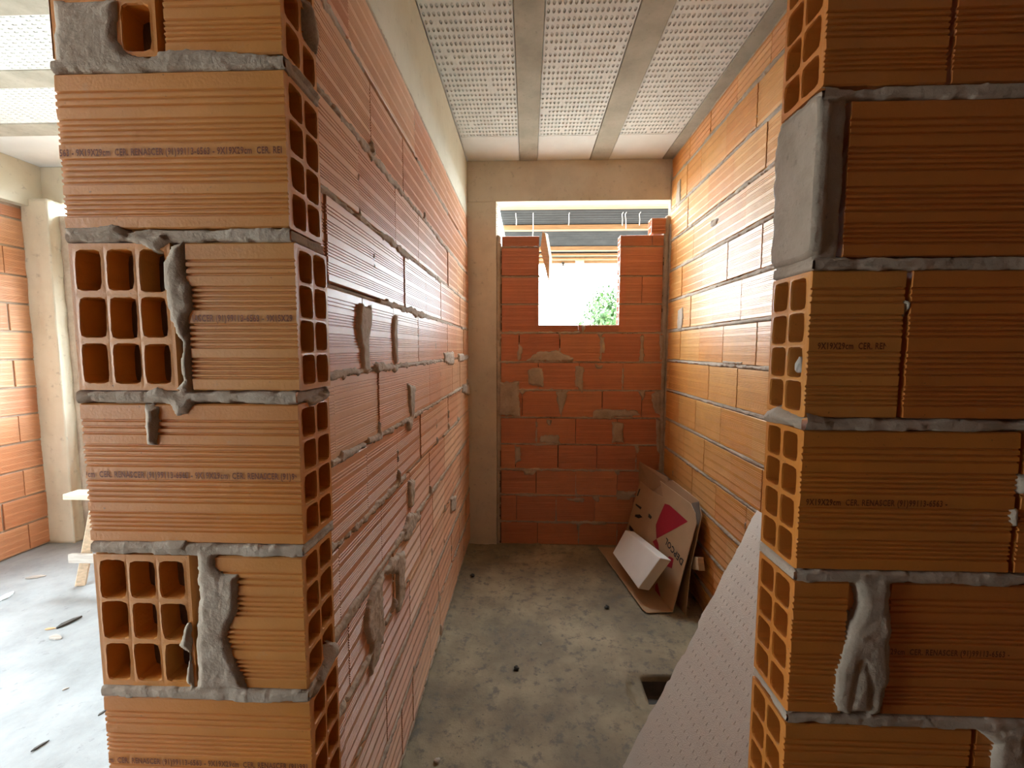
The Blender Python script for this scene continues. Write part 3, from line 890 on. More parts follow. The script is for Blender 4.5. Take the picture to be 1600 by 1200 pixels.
patches(mP, 'Y', YP, frP, [
 p3([(180, 20), (640, 10), (660, 60), (640, 90), (200, 85)]),
 p3([(690, 50), (800, 60), (805, 150), (830, 180), (915, 185), (905, 390), (850, 510), (885, 600), (940, 720), (960, 790), (700, 790), (690, 600), (700, 300)]),
 p3([(640, 450), (665, 430), (680, 780), (640, 760), (650, 600), (600, 560)]),
 [(84, 0), (184, 0), (186, 40), (184, 62), (200, 82), (240, 98), (250, 108), (86, 112)],
 [(245, 80), (300, 76), (440, 84), (445, 104), (240, 108)],
], th=0.005, amp=0.0035)
pb.build('brickwork', M['brick'], pier)
mP.build('mortar', pier, rough=0.0012)
# mortar squeezed out of the beds on the door reveal
frPJ = Frame((XPR, 0, 0), (0, 1, 0), (1, 0, 0))
mJ = Mortar(frPJ, YP + 0.002, YP + JD - 0.002, 0.0, ZC, 0.0024, 61)
for k in range(-4, 9):
    bot = ZA - SP * k - 0.19
    mJ.strip((YP, bot - .009), (YP + JD, bot - .009), 0.0085, 0.003, -0.002, 0.004)
pj = lambda x, y: frPJ.uv(onX(x, y, XPR))
mJ.blob([pj(487, 1080), (pj(487, 1098)), pj(527, 1020), pj(527, 1002), pj(519, 1004)], th=0.010, amp=0.002)
mJ.blob([pj(478, 627), pj(513, 600), pj(514, 622), pj(482, 640)], th=0.010, amp=0.003)
mJ.blob([pj(448, 100), pj(460, 100), pj(503, 155), pj(497, 162)], th=0.008, amp=0.003)
mJ.blob([pj(473, 0), pj(482, 0), pj(497, 60), pj(496, 90), pj(484, 60)], th=0.008, amp=0.003)
mJ.build('mortar', pier, rough=0.0012)

# printed lettering on the bricks
TXT = '9X19X29cm  CER. RENASCER (91)99113-6563 - '
def text_mesh(s, size, name='printed_text', squeeze=0.62, xmin=None, xmax=None):
    cu = bpy.data.curves.new('txt', 'FONT'); cu.body = s; cu.size = size; cu.space_character = 1.12
    cu.resolution_u = 2; cu.offset = size * 0.028
    ob = bpy.data.objects.new('txt', cu); COL.objects.link(ob)
    dg = bpy.context.evaluated_depsgraph_get(); dg.update()
    me = bpy.data.meshes.new_from_object(ob.evaluated_get(dg))
    COL.objects.unlink(ob); bpy.data.objects.remove(ob)
    V = [(v.co.x * squeeze, v.co.y) for v in me.vertices]; F = [tuple(p.vertices) for p in me.polygons]
    bpy.data.meshes.remove(me)
    return V, F
def put_text(fr, s, u, v, size, m, parent, squeeze=0.62, lift=0.0006, umin=-9, umax=9, angle=0.0, name='printed_text', width=None):
    V, F = text_mesh(s, size, squeeze=squeeze)
    if width:
        w = max(p[0] for p in V); V = [(x * width / w, y) for x, y in V]
    ca, sa = math.cos(angle), math.sin(angle)
    Q = [(u + x * ca - y * sa, v + x * sa + y * ca, lift) for x, y in V]
    G = [f for f in F if all(umin < Q[i][0] < umax for i in f)]
    mb = MB(); fr.add(mb, Q, G)
    return mb.build(name, m, parent)
def brick_print(fr, k_top, u_start, s, umin, umax, parent, lift=0.0009, h=0.0116, m=None, width=None):
    put_text(fr, s, u_start, k_top - 0.19 * 0.525, h, m or M['stamp'], parent, umin=umin, umax=umax, lift=lift, width=width)
SPAN = 0.182          # one full repeat of the print is about 18 cm long
full = TXT * 3
for (k, off) in ((0, -0.5957 - 0.160), (2, -0.5957 - 0.030), (4, -0.5957 - 0.036)):
    brick_print(frP, ZA - SP * k, off, full, XPL + .001, XPR - .004, pier, width=SPAN * 3)
brick_print(frP, ZA - SP * 1, -0.4395 - 0.080, (TXT * 2).replace('X19X', 'X15X'), -0.436, XPR - .001, pier, width=SPAN * 2)

# ---------------------------------------------------------------- doorway wall, right side
frQ = Frame((0, YQ, 0), (1, 0, 0), (0, -1, 0))
XQ1 = 1.95
mb = MB(); mb.box((XJR + 0.17, YQ + 0.030, 0), (XQ1, YQ + JD, ZC))
right = structure(mb.build('wall_front_right', M['core']))
qb = MB(); mQ = Mortar(frQ, XJR + 0.001, 1.15, 0.0, ZC, 0.0024, 71)
ZR, SR = 1.6121, 0.2072
uq = lambda x, y: frQ.uv(onY(x, y, YQ))[0]
rowsQ = {-2: [uq(1489, 60)], -1: [uq(1322, 270)], 0: [uq(1414, 540)], 1: [uq(1592, 780)], 2: [uq(1363, 1000)], 3: [uq(1520, 1180)]}
for k in range(-6, 8):
    top = ZR - SR * k; bot = max(top - 0.190, 0)
    if top > ZC: top = ZC - 0.002
    if top - bot < .05: continue
    js = fill(rowsQ.get(k, [XJR + (0.15 if k % 2 else 0.295)]), XJR, XQ1)
    if k == -1: js = [XJR, uq(1322, 270)] + [uq(1322, 270) + .293 * i for i in range(1, 6)]
    r = random.Random(500 + k)
    for i, (a, b) in enumerate(zip(js[:-1], js[1:])):
        near = b < 1.1
        if k == -1 and i == 0: continue
        g0 = 0.0; g1 = 0.004
        if k == 2 and i == 0: g1 = 0.035
        if k == 2 and i == 1: g0 = 0.018
        if i == 0:
            brick(frQ, qb, a + (0.002 * r.uniform(-1, 1) if k != 0 else 0), b - g1, bot, top, JD, {0: .65, 1: .4, 2: .3, -2: .2}.get(k, .35), ncol=40, hole_end='u0', rough=.001, seed=600 + k, tunnel=0.14)
        else:
            brick(frQ, qb, a + 0.003 + g0, b - g1, bot, top, JD, {0: .15, -1: .1, -2: .05, 1: .25, 2: .15}.get(k, .25), ncol=40 if near else 2, rough=.001 if near else 0, seed=620 + k * 7 + i, w0=r.uniform(-.0015, .0015))
    mQ.strip((XJR, bot - .009), (1.15, bot - .009), 0.0088, 0.004, 0.0015, 0.004)
q5 = lambda P: [(1170 + .2691 * x, .2691 * y) for x, y in P]
q6 = lambda P: [(1170 + .2691 * x, 320 + .2691 * y) for x, y in P]
q7 = lambda P: [(1170 + .2691 * x, 620 + .2691 * y) for x, y in P]
q8 = lambda P: [(1170 + .2691 * x, 877 + .2691 * y) for x, y in P]
patches(mQ, 'Y', YQ, frQ, [
 q8([(600, 80), (820, 90), (830, 400), (820, 700), (770, 880), (700, 900), (680, 700), (640, 600), (600, 900), (510, 880), (480, 750), (520, 580), (600, 350), (640, 250), (620, 150)]),
 q8([(640, 500), (700, 500), (720, 880), (560, 880)]),
 q8([(1300, 970), (1600, 950), (1640, 1300), (1400, 1200), (1420, 1060)]),
 q7([(1550, 450), (1640, 440), (1640, 600), (1560, 560)]),
 q7([(1520, 650), (1560, 650), (1555, 760), (1525, 740)]),
 q6([(905, 540), (945, 560), (940, 660), (915, 660)]),
 q7([(90, 60), (260, 60), (480, 130), (480, 190), (300, 190)]),
], th=0.006, amp=0.004)
# the jamb end filled with mortar in the course above eye level
def lump(fr, u0, u1, v0, v1, w0, w1, seed, name, parent, m, amp=0.003, res=0.0035, taper=0.0):
    mb = MB()
    def face(nu, nv, fn):
        V = []; F = []
        for i in range(nu + 1):
            for j in range(nv + 1): V.append(fn(i / nu, j / nv))
        for i in range(nu):
            for j in range(nv):
                a = i * (nv + 1) + j; F.append((a, a + nv + 1, a + nv + 2, a + 1))
        return V, F
    nu = max(2, int((u1 - u0) / res)); nv = max(2, int((v1 - v0) / res)); nw = max(2, int((w1 - w0) / res))
    def disp(p):
        u, v, w = p
        c = np.array([(u0 + u1) / 2, (v0 + v1) / 2, (w0 + w1) / 2]); h = np.array([(u1 - u0) / 2, (v1 - v0) / 2, (w1 - w0) / 2])
        q = (np.array(p) - c) / h
        n = float(fbm(u * 60 + w * 37, v * 60 + w * 41, seed, 4)) * amp
        k = (np.abs(q) ** 10).sum() ** (-1 / 10)
        q2 = q * k if np.abs(q).max() > .999 else q
        d = q / (np.linalg.norm(q) + 1e-9)
        return tuple(c + q2 * h + d * n)
    for (a, b, fn, flip) in (
        (nu, nv, lambda s, t: (u0 + (u1 - u0) * s, v0 + (v1 - v0) * t, w1), False),
        (nu, nv, lambda s, t: (u0 + (u1 - u0) * s, v0 + (v1 - v0) * t, w0), True),
        (nw, nv, lambda s, t: (u0, v0 + (v1 - v0) * t, w0 + (w1 - w0) * s), False),
        (nw, nv, lambda s, t: (u1, v0 + (v1 - v0) * t, w0 + (w1 - w0) * s), True),
        (nu, nw, lambda s, t: (u0 + (u1 - u0) * s, v1, w0 + (w1 - w0) * t), True),
        (nu, nw, lambda s, t: (u0 + (u1 - u0) * s, v0, w0 + (w1 - w0) * t), False)):
        V, F = face(a, b, fn)
        V = [disp(p) for p in V]
        if flip: F = [f[::-1] for f in F]
        fr.add(mb, V, F)
    return mb.build(name, m, parent, smooth=True)
lump(frQ, XJR - 0.001, uq(1322, 270) - 0.001, ZR + SR - 0.203, ZR + SR + 0.018, -JD, -0.001, 7, 'mortar', right, M['mortar'])
lump(frQ, XJR - 0.006, uq(1295, 270), ZR + SR - 0.190, ZR + SR + 0.010, -JD - .002, 0.003, 12, 'mortar', right, M['mortar'])
qb.build('brickwork', M['brick'], right)
mQ.build('mortar', right, rough=0.0012)
frQJ = Frame((XJR, 0, 0), (0, 1, 0), (-1, 0, 0))
mK = Mortar(frQJ, YQ + .002, YQ + JD - .002, 0, ZC, 0.0024, 81)
for k in range(-6, 8):
    bot = ZR - SR * k - 0.19
    mK.strip((YQ, bot - .009), (YQ + JD, bot - .009), 0.0075, 0.003, -0.001, 0.003)
qj = lambda x, y: frQJ.uv(onX(x, y, XJR))
mK.blob([qj(1192, 660), qj(1196, 642), qj(1216, 632), qj(1240, 645), qj(1262, 655), qj(1240, 668)], th=0.008, amp=0.002)
mK.build('mortar', right, rough=0.0012)
for (k, u0, wd) in ((0, 0.375, SPAN), (1, 0.372, SPAN), (2, 0.47, SPAN)):
    brick_print(frQ, ZR - SR * k, u0, TXT, XJR + .004, 0.66 if k != 0 else 0.462, right, width=wd)

# ---------------------------------------------------------------- the adjoining room on the left
XFL = -3.72
frF = Frame((0, YB, 0), (1, 0, 0), (0, -1, 0))
FX0, FX1, FZ0, FZ1 = -3.29, -2.15, 1.03, 2.13      # unseen window added behind the pier for light and side-wall sheen
mb = MB(); mb.box((XFL - 0.15, YB + 0.02, -0.04), (-0.59, YB + 0.09, FZ0)); mb.box((XFL - 0.15, YB + 0.02, FZ1), (-0.6, YB + 0.09, 2.50))
mb.box((XFL - 0.15, YB + 0.02, FZ0), (FX0, YB + 0.09, FZ1)); mb.box((FX1, YB + 0.02, FZ0), (-0.6, YB + 0.09, FZ1))
far = structure(mb.build('wall_back_left', M['mortar']))
fb = MB()
for k in range(13):
    z0 = 0.01 + k * 0.2035
    z1 = min(z0 + 0.19, 2.505)
    if z1 - z0 < .03: continue
    js = fill([XFL + 0.25 + (0.15 if k % 2 else 0.295)], XFL + 0.20, -0.6)
    segs = [js]
    if z0 > FZ0 - 0.02 and z1 < FZ1 + 0.02:
        segs = [[j for j in js if j < FX0 - .04] + [FX0], [FX1] + [j for j in js if j > FX1 + .04]]
    for sj in segs: row_bricks(frF, fb, z0, z1, sj, 0.05, bias=.5, seed=700 + k, gap=0.012)
fb.build('brickwork', M['brick'], far)
frS = Frame((XFL, 0, 0), (0, 1, 0), (1, 0, 0))
mb = MB(); mb.box((XFL - 0.15, 1.95, 0), (XFL - 0.012, YB + 0.09, 2.55))
side = structure(mb.build('wall_side_left', M['mortar']))
sb = MB()
for k in range(13):
    z0 = 0.01 + k * 0.2035; z1 = min(z0 + 0.19, 2.53)
    if z1 - z0 < .03: continue
    row_bricks(frS, sb, z0, z1, fill([2.1 + (0.15 if k % 2 else 0.295)], 1.95, YB), 0.06, bias=.5, seed=740 + k, gap=0.012)
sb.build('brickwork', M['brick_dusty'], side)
mb = MB(); mb.box((XFL, YB, 2.60), (-0.6, YB + 0.09, ZC)); structure(bevel(mb.build('trim_4', M['beam']), .004))
mb = MB(); mb.box((XFL - 0.15, -2.6, 2.55), (XFL + 0.06, YB + 0.09, ZC)); structure(bevel(mb.build('trim_5', M['beam']), .004))
frC = Frame((0, YB - 0.13, 0), (1, 0, 0), (0, -1, 0))
# rough corner column
def column(name, x0, x1, y0, y1, z0, z1, m, seed):
    mb = MB(); V = []; F = []
    nz = 110; per = []
    n = 14
    for i in range(n): per.append((x0 + (x1 - x0) * i / n, y0))
    for i in range(n): per.append((x1, y0 + (y1 - y0) * i / n))
    for i in range(n): per.append((x1 - (x1 - x0) * i / n, y1))
    for i in range(n): per.append((x0, y1 - (y1 - y0) * i / n))
    L = len(per); cx, cy = (x0 + x1) / 2, (y0 + y1) / 2
    for j in range(nz + 1):
        z = z0 + (z1 - z0) * j / nz
        for i, (x, y) in enumerate(per):
            d = 0.010 * float(fbm(np.array(i * .35), np.array(z * 9), seed, 4)) + 0.008 * float(fbm(np.array(2.2), np.array(z * 3), seed + 2, 2))
            dx, dy = x - cx, y - cy; r = math.hypot(dx, dy)
            V.append((x + dx / r * d, y + dy / r * d, z))
    for j in range(nz):
        for i in range(L):
            i2 = (i + 1) % L
            F.append((j * L + i, j * L + i2, (j + 1) * L + i2, (j + 1) * L + i))
    F.append(tuple(range(L))[::-1]); F.append(tuple(nz * L + i for i in range(L)))
    mb.add(V, F)
    return mb.build(name, m, smooth=True)
structure(column('trim_6', XFL - 0.01, XFL + 0.20, YB - 0.10, YB + 0.03, -.005, 2.60, M['beam'], 3))
mb = MB(); mb.box((XFL + 0.19, YB - 0.02, 0.0), (XFL + 0.27, YB + 0.03, 2.5)); structure(mb.build('trim_7', M['mortar']))

# ---------------------------------------------------------------- the shell round the camera's room
mb = MB(); mb.box((XQ1, -2.7, 0), (XQ1 + 0.15, YQ + JD, ZC)); structure(mb.build('wall_side_right', M['shell']))
mb = MB(); mb.box((XFL - 0.15, -2.7, 0), (XQ1 + 0.15, -2.6, ZC)); structure(mb.build('wall_rear', M['shell']))
mb = MB(); mb.box((XFL - 0.15, -2.6, 0), (XFL, -1.4, 2.55)); structure(mb.build('wall_side_rear', M['shell']))
mb = MB(); mb.box((-0.95, -2.6, 0), (-0.83, 0.22, ZC)); structure(mb.build('wall_partition', M['shell']))  # unseen wall added to keep side light off the right doorway wall

# ---------------------------------------------------------------- outside: yard
mb = MB(); mb.quad((-30, -20, -0.12), (30, -20, -0.12), (30, 40, -0.12), (-30, 40, -0.12))
structure(mb.build('yard_ground', M['yard']))
mb = MB(); mb.box((-4.1, -2.9, -0.118), (2.3, 3.45, -0.10)); structure(mb.build('foundation', M['plaster']))

# =================================================================== THINGS
# lean-to roof seen through the opening
ZRF = 2.725
roof = empty('lean_to_roof', (0.8, 5.1, ZRF))
tag(roof, 'dark corrugated roof on sawn timber battens, seen outside through the window opening', 'roof')
def child(o, root):
    o.parent = root
    o.matrix_parent_inverse = Matrix.Translation(-root.location)
    return o
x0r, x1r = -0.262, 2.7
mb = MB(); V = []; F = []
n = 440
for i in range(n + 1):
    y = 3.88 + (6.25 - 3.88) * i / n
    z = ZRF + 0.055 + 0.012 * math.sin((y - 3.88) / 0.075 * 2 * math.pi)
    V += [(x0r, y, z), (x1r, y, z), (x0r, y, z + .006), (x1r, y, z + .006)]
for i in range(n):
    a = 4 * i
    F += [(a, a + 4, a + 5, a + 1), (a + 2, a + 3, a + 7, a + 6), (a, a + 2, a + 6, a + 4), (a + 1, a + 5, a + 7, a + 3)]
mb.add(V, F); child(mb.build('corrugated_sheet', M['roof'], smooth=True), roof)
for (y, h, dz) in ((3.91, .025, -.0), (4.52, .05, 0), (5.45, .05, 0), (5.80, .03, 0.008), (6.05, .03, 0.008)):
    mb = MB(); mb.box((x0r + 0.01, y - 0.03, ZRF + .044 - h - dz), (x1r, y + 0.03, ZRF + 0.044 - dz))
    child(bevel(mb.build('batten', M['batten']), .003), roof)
mb = MB(); mb.box((0.0, 6.22, ZRF - 0.005), (x1r, 6.27, ZRF + 0.075)); child(mb.build('fascia_board', M['batten']), roof)
for x in (0.72, 1.62):
    mb = MB(); mb.box((x - .05, 3.95, ZRF - 0.085), (x + .05, 6.2, ZRF - 0.02)) if False else mb.box((x - .055, 6.08, ZRF - 0.025), (x + .055, 6.215, ZRF + 0.06))
    child(mb.build('rafter_end', M['wood_grey']), roof)
for x in (-0.2, 2.65):
    mb = MB(); mb.box((x - .04, 6.12, -0.12), (x + .04, 6.2, ZRF)) ; child(mb.build('post', M['wood_grey']), roof) if x > 2 else None
# cords hanging from the battens
cords = [(806, 331, 352, 'thin pale cord hanging furthest left under the battens'),
         (833, 331, 372, 'knotted pale cord hanging left of centre under the battens'),
         (889, 331, 352, 'faint cord hanging near the middle of the roof battens'),
         (972, 331, 352, 'pale cord hanging left of the close pair under the battens'),
         (977, 331, 357, 'pale cord hanging just right of its twin under the battens'),
         (999, 331, 352, 'short thick white cord hanging furthest right under the battens')]
for (x, ya, yb, lab) in cords:
    a = onY(x, ya, 4.02); b = onY(x + random.uniform(-1, 1), yb, 4.02)
    a = Vector((a.x, a.y, ZRF - 0.0))
    m_ = (a + b) / 2 + Vector((.003, 0, 0))
    mb = MB(); mb.tube([a + Vector((0, -0.05, 0.0)), a, m_, b], 0.0028, 6)
    o = recentre(mb.build('hanging_cord', M['wire'], smooth=True)); tag(o, lab, 'cord', 'cords hanging from the roof battens')
# pointed slat hanging in the opening
Ys = 3.275
mb = MB()
P = [onY(x, y, Ys) for x, y in [(847.5, 362), (852, 364), (858.5, 402), (857.5, 441), (855, 432), (848, 404), (844.5, 388)]]
n = len(P)
V = [tuple(p) for p in P] + [tuple(p + Vector((0.02, 0.03, 0))) for p in P]
mb.add(V, [tuple(range(n)), tuple(range(n, 2 * n))[::-1]] + [(i, i + n, (i + 1) % n + n, (i + 1) % n) for i in range(n)])
o = recentre(mb.build('wooden_slat', M['wood_pale'])); tag(o, 'pointed splintered wooden slat hanging at the left side of the window opening', 'wood slat')
a, b = onY(856, 430, Ys), onY(841.5, 441, Ys)
mb = MB(); mb.tube([a, (a + b) / 2 + Vector((0, 0, -.006)), b], 0.0025, 6)
w_ = mb.build('tie_wire', M['wire']); w_.parent = o; w_.matrix_parent_inverse = Matrix.Translation(-o.location)
mb = MB(); a = onY(879.5, 401, 6.2); mb.tube([(a.x, a.y, ZRF), onY(879.5, 410, 6.2), onY(880, 416, 6.2)], 0.018, 8)
o = mb.build('roof_hook', M['dark'], smooth=True); tag(recentre(o), 'small dark hook dangling below the roof edge outside', 'hook')

# tree beyond
tree = empty('leafy_tree', (3.4, 15.0, -0.12))
tag(tree, 'bright green leafy tree standing in the yard beyond the window', 'tree')
mb = MB(); r = random.Random(3)
cl = [((3.3, 15, 2.15), 1.65)] + [((3.4 + r.uniform(-1.6, 1.6), 15 + r.uniform(-1, 1), 2.0 + r.uniform(-1.0, .75)), r.uniform(.5, .8)) for _ in range(16)]
for c, R in cl:
    for _ in range(int(1500 * R * R)):
        d = Vector((r.gauss(0, 1), r.gauss(0, 1), r.gauss(0, 1))).normalized()
        p = Vector(c) + d * R * r.uniform(.75, 1.05)
        a = Vector((r.gauss(0, 1), r.gauss(0, 1), r.gauss(0, 1))).normalized(); b = a.cross(d + Vector((.01, 0, 0))).normalized()
        s = r.uniform(.05, .10)
        mb.add([p - a * s, p + b * s * .5, p + a * s, p - b * s * .5], [(0, 1, 2, 3)], r.random())
o = mb.build('crown', M['leaf']); child(o, tree)
mb = MB(); mb.tube([(3.4, 15, -.12), (3.35, 15, .8), (3.45, 15, 1.6), (3.4, 15, 2.4)], .13, 10)
for (dx, dy) in ((.9, .2), (-.8, .3), (.2, -.8)): mb.tube([(3.4, 15, 1.2), (3.4 + dx * .6, 15 + dy * .6, 1.9), (3.4 + dx, 15 + dy, 2.6)], .05, 8)
child(mb.build('trunk', M['bark'], smooth=True), tree)

# ---------------------------------------------------------------- leaning foam panel behind the right jamb
def slab_poly(name, P, thick, nrm, m, parent=None, sub=None):
    n = len(P); mb = MB()
    V = [tuple(p) for p in P] + [tuple(p - nrm * thick) for p in P]
    mb.add(V, [tuple(range(n)), tuple(range(n, 2 * n))[::-1]] + [(i, i + n, (i + 1) % n + n, (i + 1) % n) for i in range(n)])
    return mb.build(name, m, parent)
E0 = Vector((0.352, 1.455, 0.004)); E1 = onX(1183, 797, 0.96)
ev = (E1 - E0); L = ev.length
along = Vector((0.02, -1.0, 0.0)).normalized()
nrm = ev.cross(along).normalized()
if nrm.z < 0: nrm = -nrm
# ragged far edge, straight other edges; the sheet's holes are shallow slots in rows
edge = []
NE = 70
for i in range(NE + 1):
    t = i / NE
    j = 0.012 * float(fbm(np.array(t * 22), np.array(.3), 91, 4)) + (0.012 if 0.30 < t < 0.52 else 0) * (1 if t > .41 else .5)
    edge.append(E0 + ev * t + along * (j * (0 if i in (0, NE) else 1)))
W = 0.74
p_far = edge
mb = MB()
V = []; F = []
nc = 34
for i in range(NE + 1):
    for c in range(nc + 1):
        V.append(p_far[i] + along * (W - 0.0) * (c / nc) * 1.0 if c else p_far[i])
for i in range(NE):
    for c in range(nc):
        a = i * (nc + 1) + c
        F.append((a, a + 1, a + nc + 2, a + nc + 1))
T = nrm * -0.035
top = [Vector(v) for v in V]
if (top[1] - top[0]).cross(top[nc + 1] - top[0]).dot(nrm) < 0: F = [f[::-1] for f in F]
nV = len(top)
mb.add([tuple(v) for v in top], F)
mb.add([tuple(v + T) for v in top], [f[::-1] for f in F])
def rimq(ids):
    mb.add([tuple(top[i]) for i in ids] + [tuple(top[i] + T) for i in ids], [(k, k + 1, k + 1 + len(ids), k + len(ids)) for k in range(len(ids) - 1)])
rimq([i * (nc + 1) for i in range(NE + 1)]); rimq([i * (nc + 1) + nc for i in range(NE + 1)])
rimq(list(range(nc + 1))); rimq([NE * (nc + 1) + c for c in range(nc + 1)])
eps_sheet = mb.build('styrofoam_sheet', M['eps_cream'])
tag(eps_sheet, 'large off-white foam sheet with a ragged edge leaning behind the right door jamb', 'foam sheet')
# moulded nibs in rows on the sheet
mb = MB(); r = random.Random(8)
eu = ev.normalized()
i = 0
for a in np.arange(0.03, W - .02, 0.024):
    for b in np.arange(0.04, L - .03, 0.045):
        p = E0 + along * (a + 0.02) + eu * b
        q = p + nrm * 0.0008
        mb.add([tuple(q - along * .0022 - eu * .006), tuple(q + along * .0022 - eu * .006), tuple(q + along * .0022 + eu * .006), tuple(q - along * .0022 + eu * .006),
                tuple(q - along * .001 - eu * .004 + nrm * .0009), tuple(q + along * .001 - eu * .004 + nrm * .0009), tuple(q + along * .001 + eu * .004 + nrm * .0009), tuple(q - along * .001 + eu * .004 + nrm * .0009)],
               [f if along.cross(eu).dot(nrm) > 0 else f[::-1] for f in [(4, 5, 6, 7), (0, 1, 5, 4), (1, 2, 6, 5), (2, 3, 7, 6), (3, 0, 4, 7)]])
o = mb.build('moulded_nibs', M['eps_cream'], eps_sheet); o['kind'] = 'stuff'

# ---------------------------------------------------------------- flattened cardboard box in the corner
A0 = Vector((0.715, 3.175, 0.006)); B0 = Vector((0.837, 2.386, 0.006))
T0 = onX(1086, 806, 0.972)
pn = (B0 - A0).cross(T0 - A0).normalized()
if pn.x > 0: pn = -pn
cp = lambda x, y, o=0.0: onP(x, y, A0 + pn * o, pn)
box = empty('cardboard_box', (0.76, 2.8, 0.0))
tag(box, 'flattened brown cardboard box with red mark and black lettering leaning in the far right corner', 'cardboard box')
def plate(P, n_, th, m, name, root, edge=None):
    n = len(P); mb = MB()
    V = [tuple(p) for p in P] + [tuple(p - n_ * th) for p in P]
    F = [tuple(range(n)), tuple(range(n, 2 * n))[::-1]] + [(i, i + n, (i + 1) % n + n, (i + 1) % n) for i in range(n)]
    if (P[1] - P[0]).cross(P[2] - P[1]).dot(n_) < 0: F = [f[::-1] for f in F]
    mb.add(V, F)
    o = mb.build(name, m)
    if edge:
        o.data.materials.append(edge)
        for p in list(o.data.polygons)[2:]: p.material_index = 1
    if root: child(o, root)
    return o
front = [cp(x, y) for x, y in [(992, 765), (1000, 752), (1018, 768), (1036, 777), (1034, 765), (1031, 751), (1079, 786), (1085, 800), (1088, 818), (1068, 890), (1045, 957)]] + [B0, A0]
plate([A0, cp(1000, 752), cp(1018, 766), cp(1036, 777), cp(1034, 765), cp(1031, 751), cp(1079, 787), cp(1086, 802), cp(1088, 818), cp(1068, 890), B0], pn, 0.005, M['card'], 'front_panel', box, M['card_edge'])
# top flap folded back from the left half
plate([onY(999, 721, 3.19), cp(1042, 745, -.012), cp(1041, 753, -.012), cp(1046, 762, -.012), cp(1037, 778, -.012), cp(1018, 768, -.012), cp(997, 754, -.012)], pn, 0.004, M['card_dark'], 'top_flap', box, M['card_edge'])
F0 = onZ(935, 857, 0.004); F1 = onZ(1003, 953, 0.004); F2 = onZ(1010, 958, .004)
plate([Vector((F0.x, 3.185, 0.010)), Vector((F1.x, F1.y, 0.012)), Vector((F2.x, F2.y, 0.008)), B0 + Vector((0, 0, .004)), A0 + Vector((0, 0, .004))], Vector((0, 0, 1)), 0.005, M['card'], 'bottom_flap', box, M['card_edge'])
print('CARD', [[round(c, 3) for c in cp(x, y)] for x, y in [(1000, 752), (999, 721), (1018,766), (1036, 777), (1031, 751), (1042, 745), (1079, 787), (1086, 802), (1088, 818), (1068, 890)]], T0, A0, B0)
# red printed mark and lettering
def decal(pts, m, name, lift=0.0012):
    P = [cp(x, y, 0) + pn * lift for x, y in pts]
    mb = MB(); f = tuple(range(len(P)))
    if (P[1] - P[0]).cross(P[2] - P[1]).dot(pn) < 0: f = f[::-1]
    mb.add([tuple(p) for p in P], [f])
    return child(mb.build(name, m), box)
decal([(1039, 787), (1046, 789), (1075, 815), (1026, 842), (1025, 820), (1031, 805)], M['red_ink'], 'red_mark')
decal([(1026, 842), (1020, 846), (1028, 862), (1031, 872), (1029, 850)], M['red_ink'], 'red_mark')
decal([(1046, 869), (1053, 873), (1050, 888), (1040, 884), (1041, 875)], M['red_ink'], 'red_mark')
decal([(1027, 910), (1033, 935), (1024, 928), (1024, 915)], M['red_ink'], 'red_mark')
ta, tb = cp(1067, 881), cp(1041, 846)
ud = (tb - ta); tw = ud.length; ud.normalize()
vd = pn.cross(ud).normalized()
frT = Frame(ta, ud, pn, vd)
put_text(frT, 'DEPCOL', 0, -0.02, 0.052, M['ink'], None, lift=0.0016, width=tw * 1.05, name='lettering')
child(COL.objects[-1] if COL.objects[-1].name.startswith('lettering') else bpy.data.objects['lettering'], box)
for pts in ([(999, 764), (1001, 764), (997, 775), (995, 775)], [(994, 787), (1003, 793), (1001, 796), (993, 789)], [(993, 804), (1000, 804), (1004, 808), (998, 810), (992, 807)],
            [(1014, 802), (1019, 808), (1017, 811), (1013, 808)], [(984, 820), (991, 829), (986, 830), (983, 826)]):
    decal(pts, M['ink'], 'handling_mark')
# second sheet behind
A1 = A0 + Vector((0.085, 0.0, 0)); B1 = Vector((0.905, 2.366, 0.004))
sheet = empty('cardboard_sheet', (0.92, 2.75, 0.0)); tag(sheet, 'plain brown cardboard sheet standing behind the lettered box against the brick wall', 'cardboard')
n2 = (B1 - A1).cross(onX(1094, 800, 0.99) - A1).normalized()
if n2.x > 0: n2 = -n2
c2p = lambda x, y: onP(x, y, A1, n2)
plate([A1, c2p(1012, 730), c2p(1042, 745), c2p(1043, 752), c2p(1050, 750), c2p(1091, 782), c2p(1096, 806), c2p(1078, 890), B1], n2, 0.005, M['card_dark'], 'sheet', sheet, M['card_edge'])
plate([c2p(1081, 786) + n2 * .002, c2p(1092, 784) + n2 * .002, c2p(1095, 806) + n2 * .002, c2p(1091, 828) + n2 * .002, c2p(1086, 806) + n2 * .002], n2, 0.0015, M['tape'], 'tape_strip', sheet)
# timber offcut behind
mb = MB(); a = onX(1086, 876, 0.96); mb.box((0.93, a.y - .03, a.z - .03), (0.955, a.y + 0.05, a.z + .05))
mb = MB(); a = onX(1091, 881, 0.975)
mb.bar((0.975, 3.00, 0.03), (0.975, a.y - 0.04, a.z + 0.02), 0.035, 0.07)
o = recentre(bevel(mb.build('timber_offcut', M['wood_pale']), .003)); tag(o, 'short pale timber offcut standing between the cardboard and the brick wall', 'timber')
